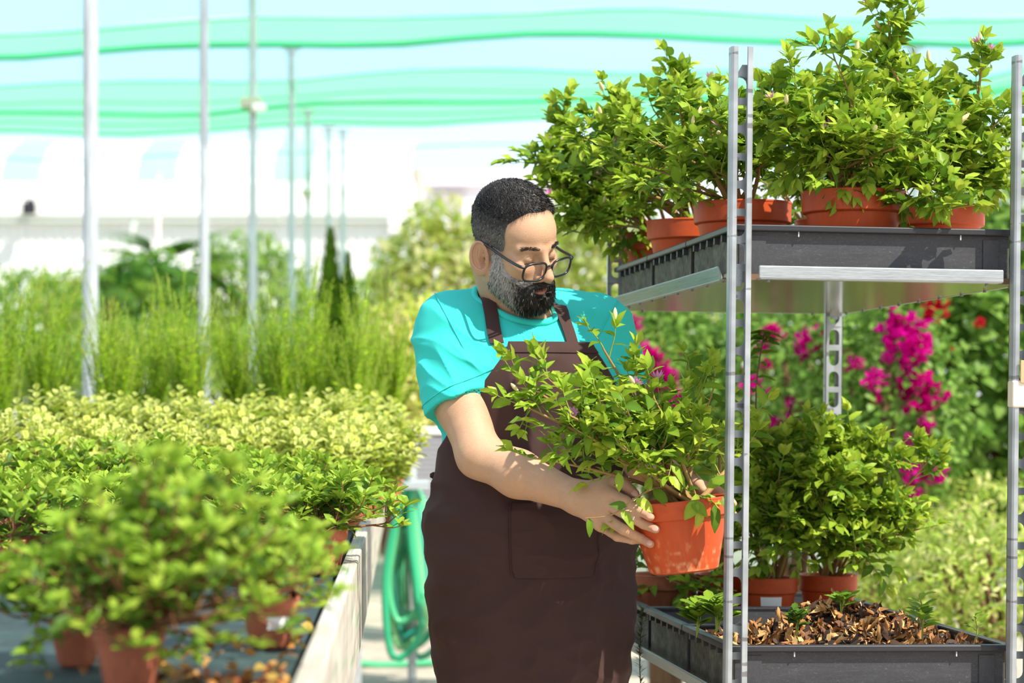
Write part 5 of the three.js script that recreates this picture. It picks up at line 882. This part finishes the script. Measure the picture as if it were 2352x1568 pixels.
{ // dark conifer
  const d = 18, c = thing('conifer', 'slim dark conifer in front of the white hall', 'tree', V(X(768, d), 0, -d)), R = rng(8), K = KINDS.star, leaves = [], H = CAMY + 410 * d / FP;
  add(c, 'trunk', cyl(0.05, 0.01, H, 0, 0, 0, 8), barkDark);
  for (let i = 0; i < 4200; i++) { const t = R(), a = R() * 6.28, lead = i % 3 ? 0 : 1, r = (lead ? 0.09 : 0.13) * Math.min(1, (1 - t) * 1.7 + 0.03) * (0.5 + 0.5 * R()) * (1 + 0.7 * nz(t * 16, Math.cos(a) * 2, Math.sin(a) * 2 + lead)), p = V(Math.cos(a) * r + (lead ? 0.11 : -0.03), 0.6 + t * (H * (lead ? 0.93 : 1) - 0.55), Math.sin(a) * r); leaves.push({ m: leafMatrix(p, V(Math.cos(a), 0.7, Math.sin(a)), V(Math.cos(a), 0.4, Math.sin(a)), (0.05 + R() * 0.07) * Math.min(1, 0.35 + (1 - t) * 2)), k: i, c: R() < 0.8 ? (R() < 0.5 ? 0 : 3) : 1 }); }
  putLeaves(c, 'star', leaves, 0);
}
function palm(label, px, py, d, n, seed, L) { // small fan palm
  const root = thing('palm', label, 'palm', V(X(px, d), 0, -d)), R = rng(seed), cy = CAMY - (py - HOR) * d / FP; add(root, 'trunk', tube([V(0, 0, 0), V(0.03, cy * 0.5, 0), V(0, cy, 0)], 0.07, 8, 8), barkDark);
  const fg = leafGeo({ w: 0.05, n: 4, curl: 0.5, fold: 0.2, rib: [1, 1, 1] }), m = [leafMat(0.24, 0.34, 0.04, 0.1), leafMat(0.14, 0.25, 0.05, 0.1)];
  for (let k = 0; k < n; k++) { const a = k * 2.4, e = 0.9 - 1.1 * k / n, dir = V(Math.cos(a) * Math.cos(e), Math.sin(e), Math.sin(a) * Math.cos(e)), gs = []; for (let j = -6; j <= 6; j++) { const s = V(-Math.sin(a), 0, Math.cos(a)), dd = dir.clone().addScaledVector(s, j * 0.14).normalize(); gs.push(fg.clone().applyMatrix4(leafMatrix(dir.clone().multiplyScalar(L * 0.4), dd, V(0, 1, 0.2), L * 0.75))); } gs.push(leafGeo({ w: 0.03, n: 1 }).applyMatrix4(leafMatrix(V(0, 0, 0), dir, V(0, 1, 0), L * 0.45))); const mm = add(root, 'frond', mergeGeometries(gs), m[k % 2]); mm.position.y = cy; }
}
palm('fan palm with sunlit crown before the white hall', 385, 640, 23, 16, 3, 0.75);
palm('small dark palm beside the nearest pole', 255, 655, 19.5, 12, 4, 0.4);
{ const p = thing('terracotta_planter', 'brick-coloured planter far behind at the left', 'planter', V(X(150, 26), 0, -26)); const py = CAMY + 305 * 26 / FP; add(p, 'pot', lathe([[0, py - 0.7], [0.2, py - 0.7], [0.33, py - 0.1], [0.36, py - 0.1], [0.36, py], [0.31, py], [0, py - 0.04]], 20), potM); add(p, 'pedestal', bx(0.5, py - 0.7, 0.5, 0, (py - 0.7) / 2, 0), std(S('#e9e4dc'), 0.8)); }

// ---------------------------------------------------------------- leaf heap and seedlings in the front lower tray
{
  const root = thing('leaf_heap', 'heap of dry brown leaves and soil filling the front lower tray', 'leaf litter', null); seat(root, TRAYX + 0.273, FL0, -0.024 - TD / 2);
  const R = rng(71), hAt = (x, z) => 0.058 + 0.075 * Math.exp(-((x + 0.0) ** 2 / 0.018 + (z + 0.06) ** 2 / 0.016)) + 0.018 * Math.exp(-((x - 0.13) ** 2 / 0.006 + (z + 0.1) ** 2 / 0.01)) + 0.012 * nz(x * 14, z * 14, 2) + 0.008 * nz(x * 40, z * 40, 5);
  const pos = [], uv = [], idx = [], nx = 60, nzv = 46, W = 0.504, D = TD - 0.042;
  for (let j = 0; j <= nzv; j++) for (let i = 0; i <= nx; i++) { const x = (i / nx - 0.5) * W, z = (j / nzv - 0.5) * D; pos.push(x, hAt(x, z), z); uv.push(x * 6, z * 6); if (i < nx && j < nzv) { const k = j * (nx + 1) + i; idx.push(k, k + nx + 1, k + 1, k + 1, k + nx + 1, k + nx + 2); } }
  const g = new THREE.BufferGeometry(); g.setAttribute('position', new THREE.Float32BufferAttribute(pos, 3)); g.setAttribute('uv', new THREE.Float32BufferAttribute(uv, 2)); g.setIndex(idx); g.computeVertexNormals(); add(root, 'soil', g, soilM);
  const gs = [leafGeo({ w: 0.3, n: 5, curl: 1.1, fold: 1.0, flatTip: true, rib: [0.7, 0.62, 0.5] }), leafGeo({ w: 0.24, n: 5, curl: -0.9, fold: 1.3, wave: 0.14, rib: [0.7, 0.62, 0.5] }), leafGeo({ w: 0.32, n: 5, curl: 0.7, fold: -0.8, wave: 0.12, rib: [0.75, 0.68, 0.6] })];
  const dry = ['#a06f3c', '#6d4526', '#c99c60', '#46301f', '#b07b44', '#2e2117', '#d9b67c'].map((c) => phys(S(c), 1, { vertexColors: true, transmission: 0.15, thickness: 0, clearcoat: 0.15 }));
  const list = [];
  for (let i = 0; i < 1800; i++) { const x = (R() - 0.5) * W * 0.93, z = (R() - 0.5) * D * 0.9, y = hAt(x, z); list.push({ m: leafMatrix(V(x, y + 0.002 + R() * 0.008, z), V(R() - 0.5, (R() - 0.4) * 0.9, R() - 0.5), V((R() - 0.5) * 2.6, 1, (R() - 0.5) * 2.6), 0.010 + R() * 0.017), z, y, g: i % 3, c: Math.floor(R() * 7) }); }
  list.sort((a, b) => (b.z + b.y * 2) - (a.z + a.y * 2));
  list.slice(0, 300).forEach((l) => { const m = new THREE.Mesh(gs[l.g], dry[l.c]); m.name = 'dry_leaf'; m.applyMatrix4(l.m); root.add(m); });
  gs.forEach((gg, k) => { const r = list.slice(300).filter((l) => l.g === k), im = new THREE.InstancedMesh(gg, phys(S('#ffffff'), 0.75, { vertexColors: true }), r.length); im.name = 'dry_litter'; im.userData.kind = 'stuff'; r.forEach((l, i) => { im.setMatrixAt(i, l.m); im.setColorAt(i, dry[l.c].color); }); root.add(im); });
}
function seedling(label, px, py, d, h, n, seed, tone, ls = 1) {
  const root = thing('seedling', label, 'seedling', P(px, py, d), 'weeds in the leaf tray'), R = rng(seed), leaves = [];
  for (let k = 0; k < n; k++) {
    const a = R() * 6.28, tip = V(Math.cos(a) * h * 0.5 * R(), h * (0.6 + 0.5 * R()), Math.sin(a) * h * 0.4 * R()), st = [V(0, -0.02, 0), tip.clone().multiplyScalar(0.5).add(V(0.004, 0, 0)), tip]; add(root, 'stem', tube(st, 0.0013, 4, 6, false), barkGreen);
    const c = new THREE.CatmullRomCurve3(st); for (let i = 0; i < 9; i++) { const t = 0.3 + 0.7 * i / 8, q = c.getPoint(t), b = i * 2.4 + R(); leaves.push({ m: leafMatrix(q, V(Math.cos(b), 0.55, Math.sin(b)), V(Math.cos(b) * -0.4, 1, 0.3), (0.02 + 0.014 * R()) * ls), k: i, c: tone[Math.floor(R() * tone.length)] }); }
  }
  putLeaves(root, 'azalea', leaves, 300);
}
seedling('broad-leaved green weed at the left corner of the leaf tray', 1600, 1440, 4.5, 0.045, 8, 1, [1, 2, 2], 1.5);
seedling('second green weed just left of the trolley post in the leaf tray', 1645, 1430, 4.46, 0.05, 7, 2, [1, 2], 1.5);
seedling('dark green rosette in the middle of the leaf heap', 1828, 1440, 4.42, 0.032, 5, 3, [0, 3], 1.0);
seedling('bright sprig on top of the leaf heap', 1930, 1392, 4.5, 0.025, 4, 4, [1, 2], 1.1);
seedling('tall bright sprig at the right of the leaf heap', 2118, 1450, 4.42, 0.06, 3, 5, [1, 2], 1.35);
seedling('thin green seedling at the right corner of the leaf tray', 2240, 1465, 4.4, 0.045, 1, 6, [0, 1], 0.9);
{ // needle-leaved sprig rising from below beside the apron
  const d = 5.0, root = thing('needle_sprig', 'dark needle-leaved sprig standing beside the apron below the lower shelf', 'sprig', V(X(1482, d), 0, -d)), R = rng(5), top = CAMY - (1395 - HOR) * d / FP, ms = [];
  pot(root, 0.09, 0.15, potDull); const pts = [V(0, 0.12, 0), V(0.01, top * 0.5, 0.01), V(-0.012, top * 0.85, 0), V(-0.006, top, 0)], c = new THREE.CatmullRomCurve3(pts); add(root, 'stem', tube(pts, (t) => 0.003 * (1 - 0.6 * t), 5, 20), barkDark);
  for (let i = 0; i < 260; i++) { const t = 0.2 + 0.8 * i / 260, q = c.getPoint(t), T = c.getTangent(t), s = rdir(R); s.addScaledVector(T, -s.dot(T)).normalize(); ms.push(leafMatrix(q, s.multiplyScalar(0.8).addScaledVector(T, 0.7), T, 0.016 + R() * 0.01)); }
  const nm = leafMat(0.05, 0.09, 0.03, 0.1, 0.2); ms.sort((a, b) => b.elements[13] - a.elements[13]).forEach((m) => { const o = new THREE.Mesh(needleGeo, nm); o.name = 'needle'; o.applyMatrix4(m); root.add(o); });
}

scene.traverse((o) => { if (o.isMesh) { o.castShadow = true; o.receiveShadow = true; } });
renderer.render(scene, camera);
